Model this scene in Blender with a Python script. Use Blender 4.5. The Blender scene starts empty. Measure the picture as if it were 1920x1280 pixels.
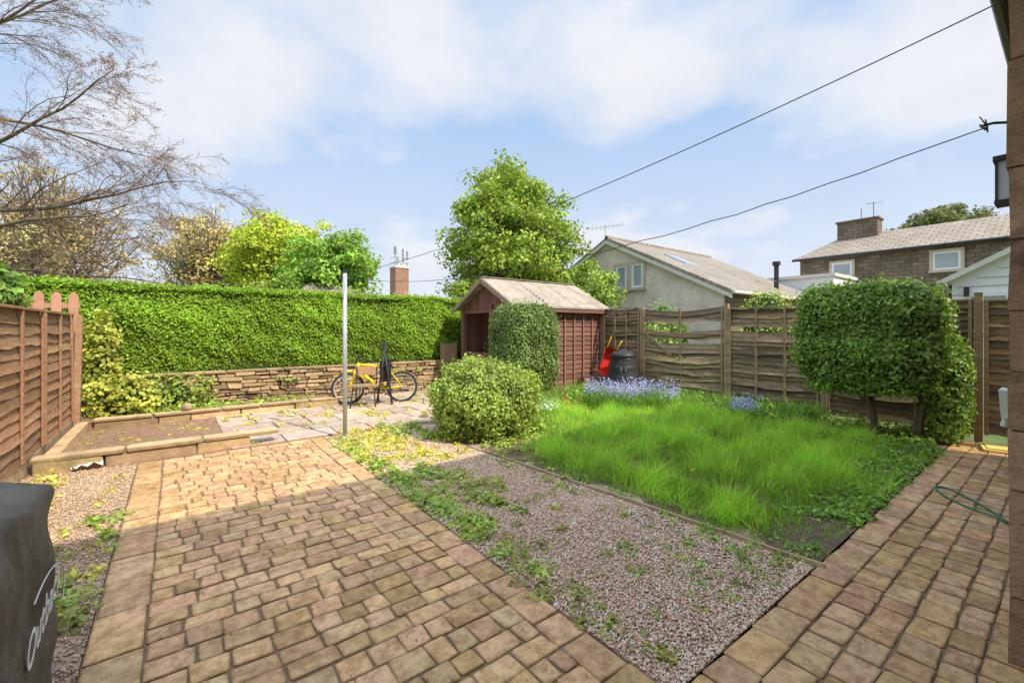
import bpy, math, random
import numpy as np
from mathutils import Matrix, Vector
random.seed(7); rng=np.random.default_rng(7)
scene=bpy.context.scene
col=scene.collection

# ---------------------------------------------------------------- helpers
def site(x,y,z=0.0):
    """survey baseline (x across, y along the viewing axis of the garden) -> garden frame"""
    return (x*.792+y*.610, -x*.610+y*.792, z)

def np_mesh(name,verts,faces,mat,tint=None,smooth=False):
    verts=np.asarray(verts,dtype=np.float32); faces=np.asarray(faces,dtype=np.int32)
    k=faces.shape[1]; me=bpy.data.meshes.new(name)
    me.vertices.add(len(verts)); me.vertices.foreach_set('co',verts.ravel())
    me.loops.add(len(faces)*k); me.loops.foreach_set('vertex_index',faces.ravel())
    me.polygons.add(len(faces)); me.polygons.foreach_set('loop_start',np.arange(0,len(faces)*k,k,dtype=np.int32))
    if smooth: me.polygons.foreach_set('use_smooth',np.ones(len(faces),dtype=bool))
    me.update(calc_edges=True)
    a=me.color_attributes.new(name='tint',type='FLOAT_COLOR',domain='POINT')
    c=np.ones((len(verts),4),dtype=np.float32)
    if tint is not None: c[:,:3]=tint
    a.data.foreach_set('color',c.ravel())
    me.materials.append(mat)
    o=bpy.data.objects.new(name,me); col.objects.link(o); return o

class MB:
    def __init__(s): s.v=[];s.f=[];s.c=[]
    def add(s,vs,fs,t=(1,1,1)):
        b=len(s.v); s.v.extend([tuple(p) for p in vs]); s.f.extend([tuple(i+b for i in f) for f in fs])
        if isinstance(t,list): s.c.extend(t)
        else: s.c.extend([t]*len(vs))
    def box(s,c,size,rz=0,t=(1,1,1),jit=0,M=None):
        hx,hy,hz=[a/2 for a in size]
        vs=[]
        for dx,dy,dz in [(-1,-1,-1),(1,-1,-1),(1,1,-1),(-1,1,-1),(-1,-1,1),(1,-1,1),(1,1,1),(-1,1,1)]:
            p=Vector((dx*hx+random.uniform(-jit,jit),dy*hy+random.uniform(-jit,jit),dz*hz+random.uniform(-jit,jit)))
            if M is not None: p=M@p
            if rz: p=Matrix.Rotation(rz,3,'Z')@p
            vs.append(p+Vector(c))
        s.add(vs,[(0,3,2,1),(4,5,6,7),(0,1,5,4),(1,2,6,5),(2,3,7,6),(3,0,4,7)],t)
    def stone(s,P,ex,ey,ez,w,h,d,cut=.02,inset=.012,t=(1,1,1),jit=.006,edge=.70):
        P=Vector(P);ex=Vector(ex);ey=Vector(ey);ez=Vector(ez)
        cut=min(cut,w*.3,h*.3)
        pts=[(-w/2+cut,-h/2),(w/2-cut,-h/2),(w/2,-h/2+cut),(w/2,h/2-cut),(w/2-cut,h/2),(-w/2+cut,h/2),(-w/2,h/2-cut),(-w/2,-h/2+cut)]
        jx=[random.uniform(-jit,jit) for _ in range(4)];jy=[random.uniform(-jit,jit) for _ in range(4)]
        q=[]
        for i,(x,y) in enumerate(pts):
            k=[0,1,1,2,2,3,3,0][i]; q.append((x+jx[k],y+jy[k]))
        tz=[random.uniform(-.25,.25)*inset for _ in range(2)]
        vs=[P+ex*x+ey*y for x,y in q]
        vs+=[P+ex*x+ey*y+ez*(d-inset*.7) for x,y in q]
        fx=1-2*inset/w; fy=1-2*inset/h
        vs+=[P+ex*x*fx+ey*y*fy+ez*(d+tz[0]*x/w+tz[1]*y/h) for x,y in q]
        fx2=1-5*inset/w; fy2=1-5*inset/h
        vs+=[P+ex*x*max(fx2,.3)+ey*y*max(fy2,.3)+ez*(d+.001+tz[0]*x/w+tz[1]*y/h) for x,y in q]
        fs=[tuple(range(24,32))]
        for i in range(8):
            j=(i+1)%8
            fs+=[(i,j,8+j,8+i),(8+i,8+j,16+j,16+i),(16+i,16+j,24+j,24+i)]
        d1=tuple(c*edge*.7 for c in t); d2=tuple(c*edge for c in t); d3=tuple(c*(edge+1)/2*1.05 for c in t)
        s.add(vs,fs,[d1]*8+[d2]*8+[d3]*8+[t]*8)
    def tube(s,pts,rad,sides=6,t=(1,1,1),closed=False,cap=True):
        pts=[Vector(p) for p in pts]; n=len(pts)
        if not hasattr(rad,'__len__'): rad=[rad]*n
        ref=Vector((0,0,1)); vs=[]
        prev=None
        for i,p in enumerate(pts):
            if closed: d=(pts[(i+1)%n]-pts[i-1])
            else: d=(pts[min(i+1,n-1)]-pts[max(i-1,0)])
            if d.length<1e-9: d=Vector((0,0,1))
            d.normalize()
            if prev is None:
                a=d.cross(ref)
                if a.length<.05: a=d.cross(Vector((1,0,0)))
            else:
                a=prev-d*prev.dot(d)
                if a.length<1e-6: a=d.cross(Vector((1,0,0)))
            a.normalize(); b=d.cross(a); prev=a
            for k in range(sides):
                an=2*math.pi*k/sides
                vs.append(p+(a*math.cos(an)+b*math.sin(an))*rad[i])
        fs=[]
        m=n if closed else n-1
        for i in range(m):
            i2=(i+1)%n
            for k in range(sides):
                k2=(k+1)%sides
                fs.append((i*sides+k,i*sides+k2,i2*sides+k2,i2*sides+k))
        if cap and not closed and sides>3:
            fs.append(tuple(range(sides))[::-1]); fs.append(tuple((n-1)*sides+k for k in range(sides)))
        s.add(vs,fs,t)
    def lathe(s,c,prof,sides=28,t=(1,1,1)):
        vs=[];fs=[]
        for r,z in prof:
            for k in range(sides):
                a=2*math.pi*k/sides; vs.append((c[0]+r*math.cos(a),c[1]+r*math.sin(a),c[2]+z))
        for i in range(len(prof)-1):
            for k in range(sides):
                k2=(k+1)%sides; fs.append((i*sides+k,i*sides+k2,(i+1)*sides+k2,(i+1)*sides+k))
        fs.append(tuple((len(prof)-1)*sides+k for k in range(sides)))
        s.add(vs,fs,t)
    def obj(s,name,mat,smooth=False,M=None):
        me=bpy.data.meshes.new(name)
        vs=s.v if M is None else [tuple(M@Vector(p)) for p in s.v]
        me.from_pydata(vs,[],s.f); me.update()
        a=me.color_attributes.new(name='tint',type='FLOAT_COLOR',domain='POINT')
        c=np.ones((len(s.v),4),dtype=np.float32); c[:,:3]=np.array(s.c,dtype=np.float32).reshape(-1,3)
        a.data.foreach_set('color',c.ravel())
        if smooth: me.polygons.foreach_set('use_smooth',np.ones(len(me.polygons),dtype=bool))
        me.materials.append(mat)
        o=bpy.data.objects.new(name,me); col.objects.link(o); return o

def tag(o,label,cat,group=None):
    o["label"]=label;o["category"]=cat
    if group:o["group"]=group
    return o
def thing(name,loc,label,cat,group=None):
    e=bpy.data.objects.new(name,None); e.location=loc; e.empty_display_size=.2; col.objects.link(e)
    return tag(e,label,cat,group)
def par(child,parent,loc):
    child.parent=parent; child.matrix_parent_inverse=Matrix.Translation(Vector(loc)).inverted(); return child
def structure(o): o["kind"]="structure"; return o
def stuff(o,label,cat):
    o["kind"]="stuff"; return tag(o,label,cat)

# ---------------------------------------------------------------- materials
def base_mat(name):
    m=bpy.data.materials.new(name); m.use_nodes=True
    nt=m.node_tree; b=nt.nodes['Principled BSDF']; return m,nt,b
def mixrgb(nt,bt,f,a,b):
    n=nt.nodes.new('ShaderNodeMix'); n.data_type='RGBA'; n.blend_type=bt
    if isinstance(f,(int,float)): n.inputs[0].default_value=f
    else: nt.links.new(f,n.inputs[0])
    for s,i in ((a,6),(b,7)):
        if isinstance(s,(tuple,list)): n.inputs[i].default_value=(*s[:3],1)
        else: nt.links.new(s,n.inputs[i])
    return n.outputs[2]
def coords(nt,stretch=(1,1,1)):
    tc=nt.nodes.new('ShaderNodeTexCoord'); mp=nt.nodes.new('ShaderNodeMapping'); mp.inputs['Scale'].default_value=stretch
    nt.links.new(tc.outputs['Object'],mp.inputs['Vector']); return mp.outputs[0]
def noise(nt,vec,scale,detail=4,rough=.6):
    n=nt.nodes.new('ShaderNodeTexNoise'); n.inputs['Scale'].default_value=scale; n.inputs['Detail'].default_value=detail; n.inputs['Roughness'].default_value=rough
    nt.links.new(vec,n.inputs['Vector']); return n.outputs['Fac']
def ramp(nt,fac,lo,hi):
    r=nt.nodes.new('ShaderNodeMapRange'); r.inputs['From Min'].default_value=lo; r.inputs['From Max'].default_value=hi
    nt.links.new(fac,r.inputs['Value']); return r.outputs[0]
def mk(name,c1,c2,scale=6,bump=.3,bscale=40,rough=.85,stretch=(1,1,1),c3=None,s3=1.2,lo3=.55,hi3=.7,metal=0,bdist=.02,spec=.3,speck=0,skc=(.62,.58,.54)):
    m,nt,b=base_mat(name); v=coords(nt,stretch)
    c=mixrgb(nt,'MIX',ramp(nt,noise(nt,v,scale,6),.3,.7),c1,c2)
    if c3: c=mixrgb(nt,'MIX',ramp(nt,noise(nt,v,s3,5,.7),lo3,hi3),c,c3)
    if speck: c=mixrgb(nt,'MULTIPLY',ramp(nt,noise(nt,v,speck,6,.75),.42,.62),c,skc)
    at=nt.nodes.new('ShaderNodeAttribute'); at.attribute_name='tint'
    c=mixrgb(nt,'MULTIPLY',1.0,c,at.outputs['Color'])
    nt.links.new(c,b.inputs['Base Color']); b.inputs['Roughness'].default_value=rough; b.inputs['Metallic'].default_value=metal
    b.inputs['Specular IOR Level'].default_value=spec
    if bump:
        bp=nt.nodes.new('ShaderNodeBump'); bp.inputs['Strength'].default_value=bump; bp.inputs['Distance'].default_value=bdist
        nt.links.new(noise(nt,v,bscale,5,.65),bp.inputs['Height']); nt.links.new(bp.outputs[0],b.inputs['Normal'])
    return m
def leafmat(name,tr=.35,rough=.5):
    m,nt,b=base_mat(name)
    at=nt.nodes.new('ShaderNodeAttribute'); at.attribute_name='tint'
    nt.links.new(at.outputs['Color'],b.inputs['Base Color']); b.inputs['Roughness'].default_value=rough; b.inputs['Specular IOR Level'].default_value=.35
    if tr<=0: return m
    t=nt.nodes.new('ShaderNodeBsdfTranslucent')
    c=mixrgb(nt,'MULTIPLY',1.0,at.outputs['Color'],(1.4,1.4,.7)); nt.links.new(c,t.inputs['Color'])
    mx=nt.nodes.new('ShaderNodeMixShader'); mx.inputs[0].default_value=tr
    nt.links.new(b.outputs[0],mx.inputs[1]); nt.links.new(t.outputs[0],mx.inputs[2])
    nt.links.new(mx.outputs[0],nt.nodes['Material Output'].inputs['Surface']); return m
def masonry(name,c1,c2,mortar,axes,bw,bh,mort=.015,bump=.6,dirt=None,off=.5):
    m,nt,b=base_mat(name)
    tc=nt.nodes.new('ShaderNodeTexCoord'); sp=nt.nodes.new('ShaderNodeSeparateXYZ'); cb=nt.nodes.new('ShaderNodeCombineXYZ')
    nt.links.new(tc.outputs['Object'],sp.inputs[0])
    nt.links.new(sp.outputs[axes[0]],cb.inputs[0]); nt.links.new(sp.outputs[axes[1]],cb.inputs[1])
    br=nt.nodes.new('ShaderNodeTexBrick'); br.inputs['Scale'].default_value=1; br.inputs['Brick Width'].default_value=bw; br.inputs['Row Height'].default_value=bh
    br.inputs['Mortar Size'].default_value=mort; br.inputs['Mortar Smooth'].default_value=.3; br.inputs['Bias'].default_value=0; br.offset=off
    br.inputs['Color1'].default_value=(*c1,1);br.inputs['Color2'].default_value=(*c2,1);br.inputs['Mortar'].default_value=(*mortar,1)
    nt.links.new(cb.outputs[0],br.inputs['Vector'])
    n=ramp(nt,noise(nt,tc.outputs['Object'],1.1,6,.7),.3,.75)
    c=mixrgb(nt,'MULTIPLY',n,br.outputs['Color'],dirt or (.6,.58,.55))
    n2=ramp(nt,noise(nt,tc.outputs['Object'],9,5,.7),.2,.8)
    c=mixrgb(nt,'MULTIPLY',n2,c,(.72,.72,.72))
    nt.links.new(c,b.inputs['Base Color']); b.inputs['Roughness'].default_value=.9
    bp=nt.nodes.new('ShaderNodeBump'); bp.inputs['Strength'].default_value=bump; bp.inputs['Distance'].default_value=.03; bp.invert=True
    nt.links.new(br.outputs['Fac'],bp.inputs['Height']); nt.links.new(bp.outputs[0],b.inputs['Normal'])
    return m

M_ground=mk('ground_mat',(.08,.14,.03),(.14,.18,.05),3,.5,20)
M_cobble=mk('cobble_mat',(.80,.50,.275),(.64,.39,.21),7,.9,30,.8,c3=(.76,.50,.23),s3=1.3,lo3=.45,hi3=.75,bdist=.016,speck=14,skc=(.66,.61,.55))
M_joint=mk('joint_mat',(.20,.13,.07),(.30,.20,.11),12,.6,60,.95,c3=(.22,.21,.07),s3=3)
M_flag=mk('flag_mat',(.66,.51,.40),(.55,.42,.33),4,.5,30,.85,c3=(.48,.37,.27),s3=1.3,speck=9,skc=(.70,.66,.62))
M_gravelbase=mk('gravel_base_mat',(.76,.54,.41),(.50,.35,.26),60,1,90,.95,c3=(.42,.28,.18),s3=2.2,lo3=.5,hi3=.65)
M_pebble=mk('pebble_mat',(1,1,1),(.85,.82,.78),60,.2,150,.8)
M_soil=mk('soil_mat',(.15,.105,.07),(.26,.19,.12),14,1,30,.98,c3=(.18,.21,.06),s3=3,bdist=.04)
M_redsoil=mk('red_soil_mat',(.52,.32,.21),(.38,.24,.15),10,1,30,.98,c3=(.38,.31,.16),s3=2,bdist=.05,speck=20)
M_stone=mk('wall_stone_mat',(.58,.43,.27),(.40,.29,.18),7,.9,25,.92,c3=(.22,.17,.11),s3=2.5,lo3=.5,hi3=.75)
M_dark=mk('dark_gap_mat',(.07,.055,.04),(.10,.08,.06),8,.3)
M_fenceold=mk('old_fence_mat',(.60,.46,.31),(.38,.28,.18),3,.6,14,.9,stretch=(6,1.2,14),c3=(.28,.24,.15),s3=.9,lo3=.45,hi3=.75,speck=5)
M_fencebrown=mk('brown_fence_mat',(.62,.37,.22),(.47,.27,.155),3,.5,14,.8,stretch=(6,1.2,14),c3=(.68,.48,.31),s3=1,speck=5)
M_picket=mk('picket_mat',(.62,.33,.24),(.50,.26,.18),5,.4,20,.8)
M_wood=mk('timber_mat',(.40,.28,.17),(.27,.19,.11),4,.5,20,.85,stretch=(8,8,1))
M_shedwood=mk('shed_wood_mat',(.27,.14,.105),(.185,.09,.07),4,.5,18,.8,stretch=(2,2,10))
M_sheddark=mk('shed_interior_mat',(.09,.05,.035),(.06,.035,.025),4,.4,18,.8)
M_felt=mk('roof_felt_mat',(.48,.41,.33),(.39,.34,.28),5,.4,70,.9,c3=(.30,.28,.22),s3=1,lo3=.45,hi3=.8,speck=4,skc=(.76,.73,.68))
M_barge=mk('barge_board_mat',(.38,.29,.20),(.27,.20,.14),6,.3,30)
M_render=mk('render_wall_mat',(.88,.77,.69),(.80,.70,.61),1.3,.3,30,.9,c3=(.64,.56,.49),s3=.6,lo3=.5,hi3=.85,speck=1.5,skc=(.82,.8,.78))
M_trimstone=mk('trim_stone_mat',(.62,.52,.40),(.52,.44,.34),3,.3,25)
M_white=mk('white_paint_mat',(.88,.88,.88),(.82,.83,.84),3,.1,20,.5)
M_glass=mk('window_glass_mat',(.30,.35,.40),(.42,.47,.52),.8,0,1,.08,spec=.8)  # pale blue base colour paints the reflected sky into the panes
M_black=mk('black_plastic_mat',(.03,.03,.033),(.045,.045,.047),8,.2,30,.45)
M_metal=mk('galvanised_mat',(.58,.60,.62),(.48,.50,.52),12,.2,50,.5,metal=.25)
M_yellow=mk('yellow_paint_mat',(.90,.68,.02),(.86,.60,.02),8,.05,40,.3,spec=.5)
M_red=mk('red_plastic_mat',(.70,.05,.03),(.6,.04,.03),6,.1,30,.4)
M_rubber=mk('rubber_mat',(.03,.03,.03),(.05,.048,.045),20,.3,80,.8)
M_cover=mk('vinyl_cover_mat',(.125,.112,.095),(.17,.15,.125),5,.7,14,.72,c3=(.27,.24,.16),s3=3,bdist=.02,speck=6,spec=.2)
M_bark=mk('bark_mat',(.20,.155,.10),(.13,.10,.07),6,.8,20,.95,stretch=(3,3,1))
M_barkpale=mk('pale_bark_mat',(.22,.165,.125),(.14,.105,.08),4,.5,10,.9,c3=(.24,.24,.11),s3=1)
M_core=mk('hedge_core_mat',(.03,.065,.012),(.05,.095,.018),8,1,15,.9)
M_leaf=leafmat('leaf_mat',.3); M_leafgloss=leafmat('glossy_leaf_mat',.22,.4); M_leaffar=leafmat('distant_leaf_mat',.22,.7)
M_petal=leafmat('petal_mat',0,.6)
M_hose=mk('hose_mat',(.04,.20,.13),(.04,.15,.10),8,.1,30,.4)
M_cable=mk('line_mat',(.05,.09,.07),(.03,.05,.04),8,0,1,.5)
M_brick=masonry('brick_tower_mat',(.60,.31,.22),(.52,.26,.18),(.5,.4,.34),(0,2),.5,.16)
M_housestone=masonry('gritstone_mat',(.38,.29,.205),(.22,.17,.125),(.16,.13,.10),(1,2),.5,.2,.02)
M_sidestone=masonry('side_stone_mat',(.44,.34,.24),(.32,.25,.17),(.22,.18,.14),(0,2),.5,.2,.02)
M_slate=masonry('stone_slate_mat',(.46,.40,.34),(.38,.33,.28),(.22,.19,.16),(0,1),.45,.28,.02,.8)
M_slatev=masonry('stone_slate_roof_mat',(.52,.44,.35),(.44,.37,.29),(.25,.21,.17),(1,0),.5,.35,.03,.8)
M_nearstone=mk('near_stone_mat',(.42,.29,.20),(.28,.19,.13),7,1,22,.9,c3=(.15,.11,.085),s3=3,bdist=.03)
M_fascia=mk('fascia_mat',(.07,.05,.035),(.10,.07,.05),5,.1,20,.5)
M_soffit=mk('soffit_mat',(.74,.70,.63),(.66,.63,.57),5,.1,20,.7)

# ---------------------------------------------------------------- instancing in one mesh
LEAF_V=np.array([(0,0,0),(.32,.45,.10),(0,1,-.06),(-.32,.45,.10)],dtype=np.float32); LEAF_F=np.array([(0,1,2),(0,2,3)])
BLADE_V=np.array([(-.5,0,0),(.5,0,0),(.35,.12,.5),(-.35,.12,.5),(0,.5,1)],dtype=np.float32); BLADE_F=np.array([(0,1,2),(0,2,3),(3,2,4)])
OCT_V=np.array([(1,0,0),(0,1,0),(-1,0,0),(0,-1,0),(0,0,.7),(0,0,-.7)],dtype=np.float32)
OCT_F=np.array([(0,1,4),(1,2,4),(2,3,4),(3,0,4),(1,0,5),(2,1,5),(3,2,5),(0,3,5)])
def frames(nrm,spin):
    n=nrm/np.maximum(np.linalg.norm(nrm,axis=1,keepdims=True),1e-6)
    ref=np.where(np.abs(n[:,2:3])>.9,np.array([[1.,0,0]]),np.array([[0,0,1.]]))
    a=np.cross(ref,n); a/=np.linalg.norm(a,axis=1,keepdims=True); b=np.cross(n,a)
    c,s=np.cos(spin)[:,None],np.sin(spin)[:,None]
    x=a*c+b*s; y=-a*s+b*c
    return np.stack([x,y,n],axis=2)
def inst(name,TV,TF,pos,R,scale,tint,mat):
    N=len(pos); sc=np.asarray(scale); 
    if sc.ndim==1: sc=np.repeat(sc[:,None],3,1)
    v=np.einsum('nij,nvj->nvi',R,TV[None]*sc[:,None,:])+pos[:,None,:]
    f=TF[None]+(np.arange(N)*len(TV))[:,None,None]
    t=np.repeat(tint[:,None,:],len(TV),1).reshape(-1,3)
    return np_mesh(name,v.reshape(-1,3),f.reshape(-1,TF.shape[1]),mat,t)
def lump(p,s=1.0,ph=0.0):
    x,y,z=p[:,0]*s+ph,p[:,1]*s+ph*1.7,p[:,2]*s-ph
    return (np.sin(x*1.3+2*np.sin(y*.7))+np.sin(y*2.1+1.3*np.sin(z*1.7))+np.sin(z*2.7+x*.9)+.6*np.sin(x*4.3+z*3.1)+.6*np.sin(y*5.1-x*3.7))/4.2
def tints(base,N,var=.25,hue=.12):
    b=np.array(base)[None]*(1+rng.uniform(-var,var,(N,1)))
    b=b*(1+rng.uniform(-hue,hue,(N,3))); return np.clip(b,.002,.95)
def leaves(name,pos,nrm,size,base,mat=M_leaf,spread=.7,shade=None,var=.28):
    N=len(pos); n=nrm+rng.normal(0,spread,(N,3)); R=frames(n,rng.uniform(0,6.283,N))
    t=tints(base,N,var)
    if shade is not None: t=np.clip(t*shade[:,None],0,.95)
    return inst(name,LEAF_V,LEAF_F,pos,R,size*rng.uniform(.6,1.25,N),t,mat)

def superdir(N,p):
    d=rng.normal(size=(N,3)); d/=np.linalg.norm(d,axis=1,keepdims=True)
    r=(np.abs(d)**p).sum(1)**(-1/p); q=d*r[:,None]
    n=np.sign(q)*np.abs(q)**(p-1); n/=np.linalg.norm(n,axis=1,keepdims=True); return q,n
def bush(parts,c,rad,p,N,size,base,mat=M_leaf,lumpy=.10,ph=0.,rough=.07,zmin=0.02,core=.86,rz=0.,stray=.02):
    q,n=superdir(N,p); c=np.array(c);rad=np.array(rad)
    l=lump(q*rad,2.6/np.mean(rad)*.9,ph)+.4*lump(q*rad,7/np.mean(rad),ph+2)
    k=1+lumpy*l-np.abs(rng.normal(0,rough,N)); 
    st=rng.random(N)<stray; k=np.where(st,k+rng.uniform(0,.13,N),k)
    P=q*k[:,None]*rad
    ca,sa=math.cos(rz),math.sin(rz); Rz=np.array([[ca,-sa,0],[sa,ca,0],[0,0,1]])
    P=P@Rz.T+c; n=(n/rad)@Rz.T; n/=np.linalg.norm(n,axis=1,keepdims=True)
    m=P[:,2]>zmin; P,n,l=P[m],n[m],l[m]
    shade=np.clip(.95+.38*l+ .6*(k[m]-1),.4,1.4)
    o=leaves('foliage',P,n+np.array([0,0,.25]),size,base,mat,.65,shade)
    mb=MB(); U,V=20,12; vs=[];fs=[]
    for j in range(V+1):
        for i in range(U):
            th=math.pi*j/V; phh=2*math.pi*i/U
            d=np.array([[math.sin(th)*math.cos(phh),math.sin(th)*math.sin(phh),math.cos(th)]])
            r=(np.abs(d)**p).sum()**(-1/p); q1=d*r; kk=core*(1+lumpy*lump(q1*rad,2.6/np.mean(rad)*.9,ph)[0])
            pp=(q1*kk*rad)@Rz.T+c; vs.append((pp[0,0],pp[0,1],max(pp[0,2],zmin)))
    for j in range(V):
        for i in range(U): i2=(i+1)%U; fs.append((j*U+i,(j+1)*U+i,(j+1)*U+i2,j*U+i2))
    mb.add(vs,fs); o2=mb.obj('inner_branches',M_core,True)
    parts+= [o,o2]

# ================================================================= SETTING
mb=MB(); mb.add([(-300,-200,-.05),(500,-200,-.05),(500,600,-.05),(-300,600,-.05)],[(0,1,2,3)]); structure(mb.obj('ground',M_ground))

def ctint(lo=.72,hi=1.25,w=.05,moss=.15):
    k=random.uniform(lo,hi); t=[k*random.uniform(1-w,1+w) for _ in range(3)]
    if random.random()<moss: t=[k*.92,k*.92,k*.78]
    return tuple(min(x,1.14) for x in t)
EX,EY,EZ=(1,0,0),(0,1,0),(0,0,1)
def pave(mb,u0,u1,v0,v1,course,lmin,lmax,along,h=.022,z=0.0,joint=.009,cut=.010,lo=.76,hi=1.12,inset=.006,jit=.007,moss=.12):
    a0,a1,b0,b1=(u0,u1,v0,v1) if along=='u' else (v0,v1,u0,u1)
    b=b0
    nrow=max(1,round((b1-b0)/course)); hs=[random.uniform(.82,1.18) for _ in range(nrow)]; S=(b1-b0)/sum(hs)
    for r in range(nrow):
        H=hs[r]*S; a=a0
        while a<a1-1e-3:
            L=random.uniform(lmin,lmax)
            if a1-(a+L)<lmin*.7: L=a1-a
            ca,cb=a+L/2,b+H/2
            w,hh=L-joint,H-joint
            P=(ca,cb,z) if along=='u' else (cb,ca,z)
            ww,h2=(w,hh) if along=='u' else (hh,w)
            mb.stone(P,EX,EY,EZ,ww,h2,h+random.uniform(-.003,.003),cut,inset,ctint(lo,hi,moss=moss),jit)
            a+=L
        b+=H
mb=MB(); 
pave(mb,-.35,-.12,-.4,6.72,.23,.26,.42,'v',h=.024)
pave(mb,1.51,1.70,1.06,6.72,.19,.18,.28,'v',h=.024)
pave(mb,-.12,1.51,6.52,6.72,.20,.18,.3,'u',h=.024)
pave(mb,-.12,1.51,-.4,6.52,.143,.11,.235,'u')
pave(mb,1.51,1.70,-.4,1.06,.19,.18,.28,'v')
structure(mb.obj('patio',M_cobble,False))
mb=MB()
pave(mb,1.70,8.85,.87,1.06,.19,.2,.32,'u',h=.024,lo=.74,hi=1.05,moss=.3)
pave(mb,1.70,8.85,-.45,.87,.143,.12,.24,'u',lo=.70,hi=1.05,moss=.3)
structure(mb.obj('path',M_cobble))
mb=MB(); mb.box((.675,3.15,-.015),(2.06,7.16,.054)); mb.box((5.29,.29,-.015),(7.16,1.5,.053)); structure(mb.obj('paving_bedding',M_joint))
mb=MB()
pave(mb,.55,5.6,6.78,10.25,.5,.42,.75,'u',h=.03,joint=.02,cut=.02,lo=.82,hi=1.1,jit=.012,moss=.08)
structure(mb.obj('flagstone_paving',M_flag))
mb=MB(); mb.box((2.2,8.5,-.015),(7.0,3.5,.06)); structure(mb.obj('terrace_ground',M_redsoil))
mb=MB(); mb.box((.7,9.85,.06),(3.9,.8,.14),jit=.01); structure(mb.obj('raised_terrace',M_redsoil))
mb=MB(); mb.box((2.5,16.3,.33),(16,11.5,.7)); structure(mb.obj('raised_bank',M_soil))
def grid(u0,u1,v0,v1,n,z0,amp,name,mat,ph=0):
    us=np.linspace(u0,u1,n);vs=np.linspace(v0,v1,n); U,V=np.meshgrid(us,vs); P=np.stack([U.ravel(),V.ravel(),np.zeros(n*n)],1)
    e=np.minimum.reduce([P[:,0]-u0,u1-P[:,0],P[:,1]-v0,v1-P[:,1]]); e=np.clip(e/.25,0,1)
    P[:,2]=z0+amp*lump(P,2.5,ph)*e
    F=[(j*n+i,j*n+i+1,(j+1)*n+i+1,(j+1)*n+i) for j in range(n-1) for i in range(n-1)]
    return np_mesh(name,P,F,mat,None,True)
structure(grid(1.71,3.6,1.07,6.77,50,.012,.012,'gravel_bed',M_gravelbase))
structure(grid(-1.3,-.36,-1,6.8,50,.008,.012,'side_gravel_bed',M_gravelbase,2))
def board_u(v): return 3.14+(4.58-v)*.0712
structure(grid(3.0,9.0,1.07,7.8,60,.02,.02,'garden_soil',M_soil,1))
def pebbles(name,N,fn,pal,smin,smax):
    P=fn(N); N=len(P)
    R=frames(rng.normal(0,.5,(N,3))+np.array([0,0,1]),rng.uniform(0,6.28,N))
    sc=rng.uniform(smin,smax,(N,1))*rng.uniform(.65,1.2,(N,3))
    pal=np.array(pal); t=np.clip(pal[rng.integers(0,len(pal),N)]*rng.uniform(.75,1.2,(N,1)),0,.95)
    return inst(name,OCT_V,OCT_F,P,R,sc,t,M_pebble)
PAL=[(.92,.66,.49),(.82,.57,.42),(.94,.78,.62),(.70,.46,.33),(.92,.65,.47),(.95,.84,.72),(.64,.45,.34),(.88,.58,.42)]
def gfn(N):
    v=1.07+ (rng.random(N)**1.25)*5.6; bu=3.14+(4.58-v)*.0712-.03
    u=1.71+rng.random(N)*(bu-1.71); P=np.stack([u,v,.018+rng.uniform(0,.008,N)],1)
    k=lump(P,2.2,3.)+rng.normal(0,.35,N); return P[k>-.85]
stuff(pebbles('gravel',52000,gfn,PAL,.006,.0115),'pinkish beige loose gravel with weeds between paving and lawn','gravel')
def gfn2(N):
    v=2+rng.random(N)*4.8; u=-1.28+rng.random(N)*.92; return np.stack([u,v,.014+rng.uniform(0,.008,N)],1)
stuff(pebbles('gravel_strip',14000,gfn2,[(.74,.54,.36),(.64,.46,.30),(.84,.65,.46),(.48,.35,.24)],.006,.012),'brown gravel strip beside the timber fence','gravel')
mb=MB(); 
pts=[4.62-i*.3 for i in range(13)]
vs=[];fs=[]
for i,a in enumerate(pts):
    ua=board_u(a)+random.uniform(-.006,.006); h=.046+random.uniform(-.006,.006); vs+=[(ua-.010,a,-.02),(ua+.010,a,-.02),(ua+.010,a,h),(ua-.010,a,h)]
for i in range(12):
    b=i*4
    for k in range(4): fs.append((b+k,b+(k+1)%4,b+4+(k+1)%4,b+4+k))
fs+=[(3,2,1,0),(48,49,50,51)]
mb.add(vs,fs)
tag(mb.obj('timber_edging',mk('edging_mat',(.52,.39,.24),(.36,.26,.15),5,.5,25,.9)),'low weathered timber edging board between gravel and lawn','garden edging')
N=520; u=-.35+rng.random(N)**1.0*2.05; v=.9+rng.random(N)*5.8
u2=1.8+rng.random(260)*6.5; v2=.25+rng.random(260)*.85
P=np.concatenate([np.stack([u,v,np.full(N,.029)],1),np.stack([u2,v2,np.full(260,.029)],1)])
stuff(leaves('leaf_litter',P,np.tile([0,0,1.],(len(P),1)),.016,(.30,.20,.10),M_petal,.15),'tiny dry leaves and twigs scattered over the paving','leaf litter')

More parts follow.
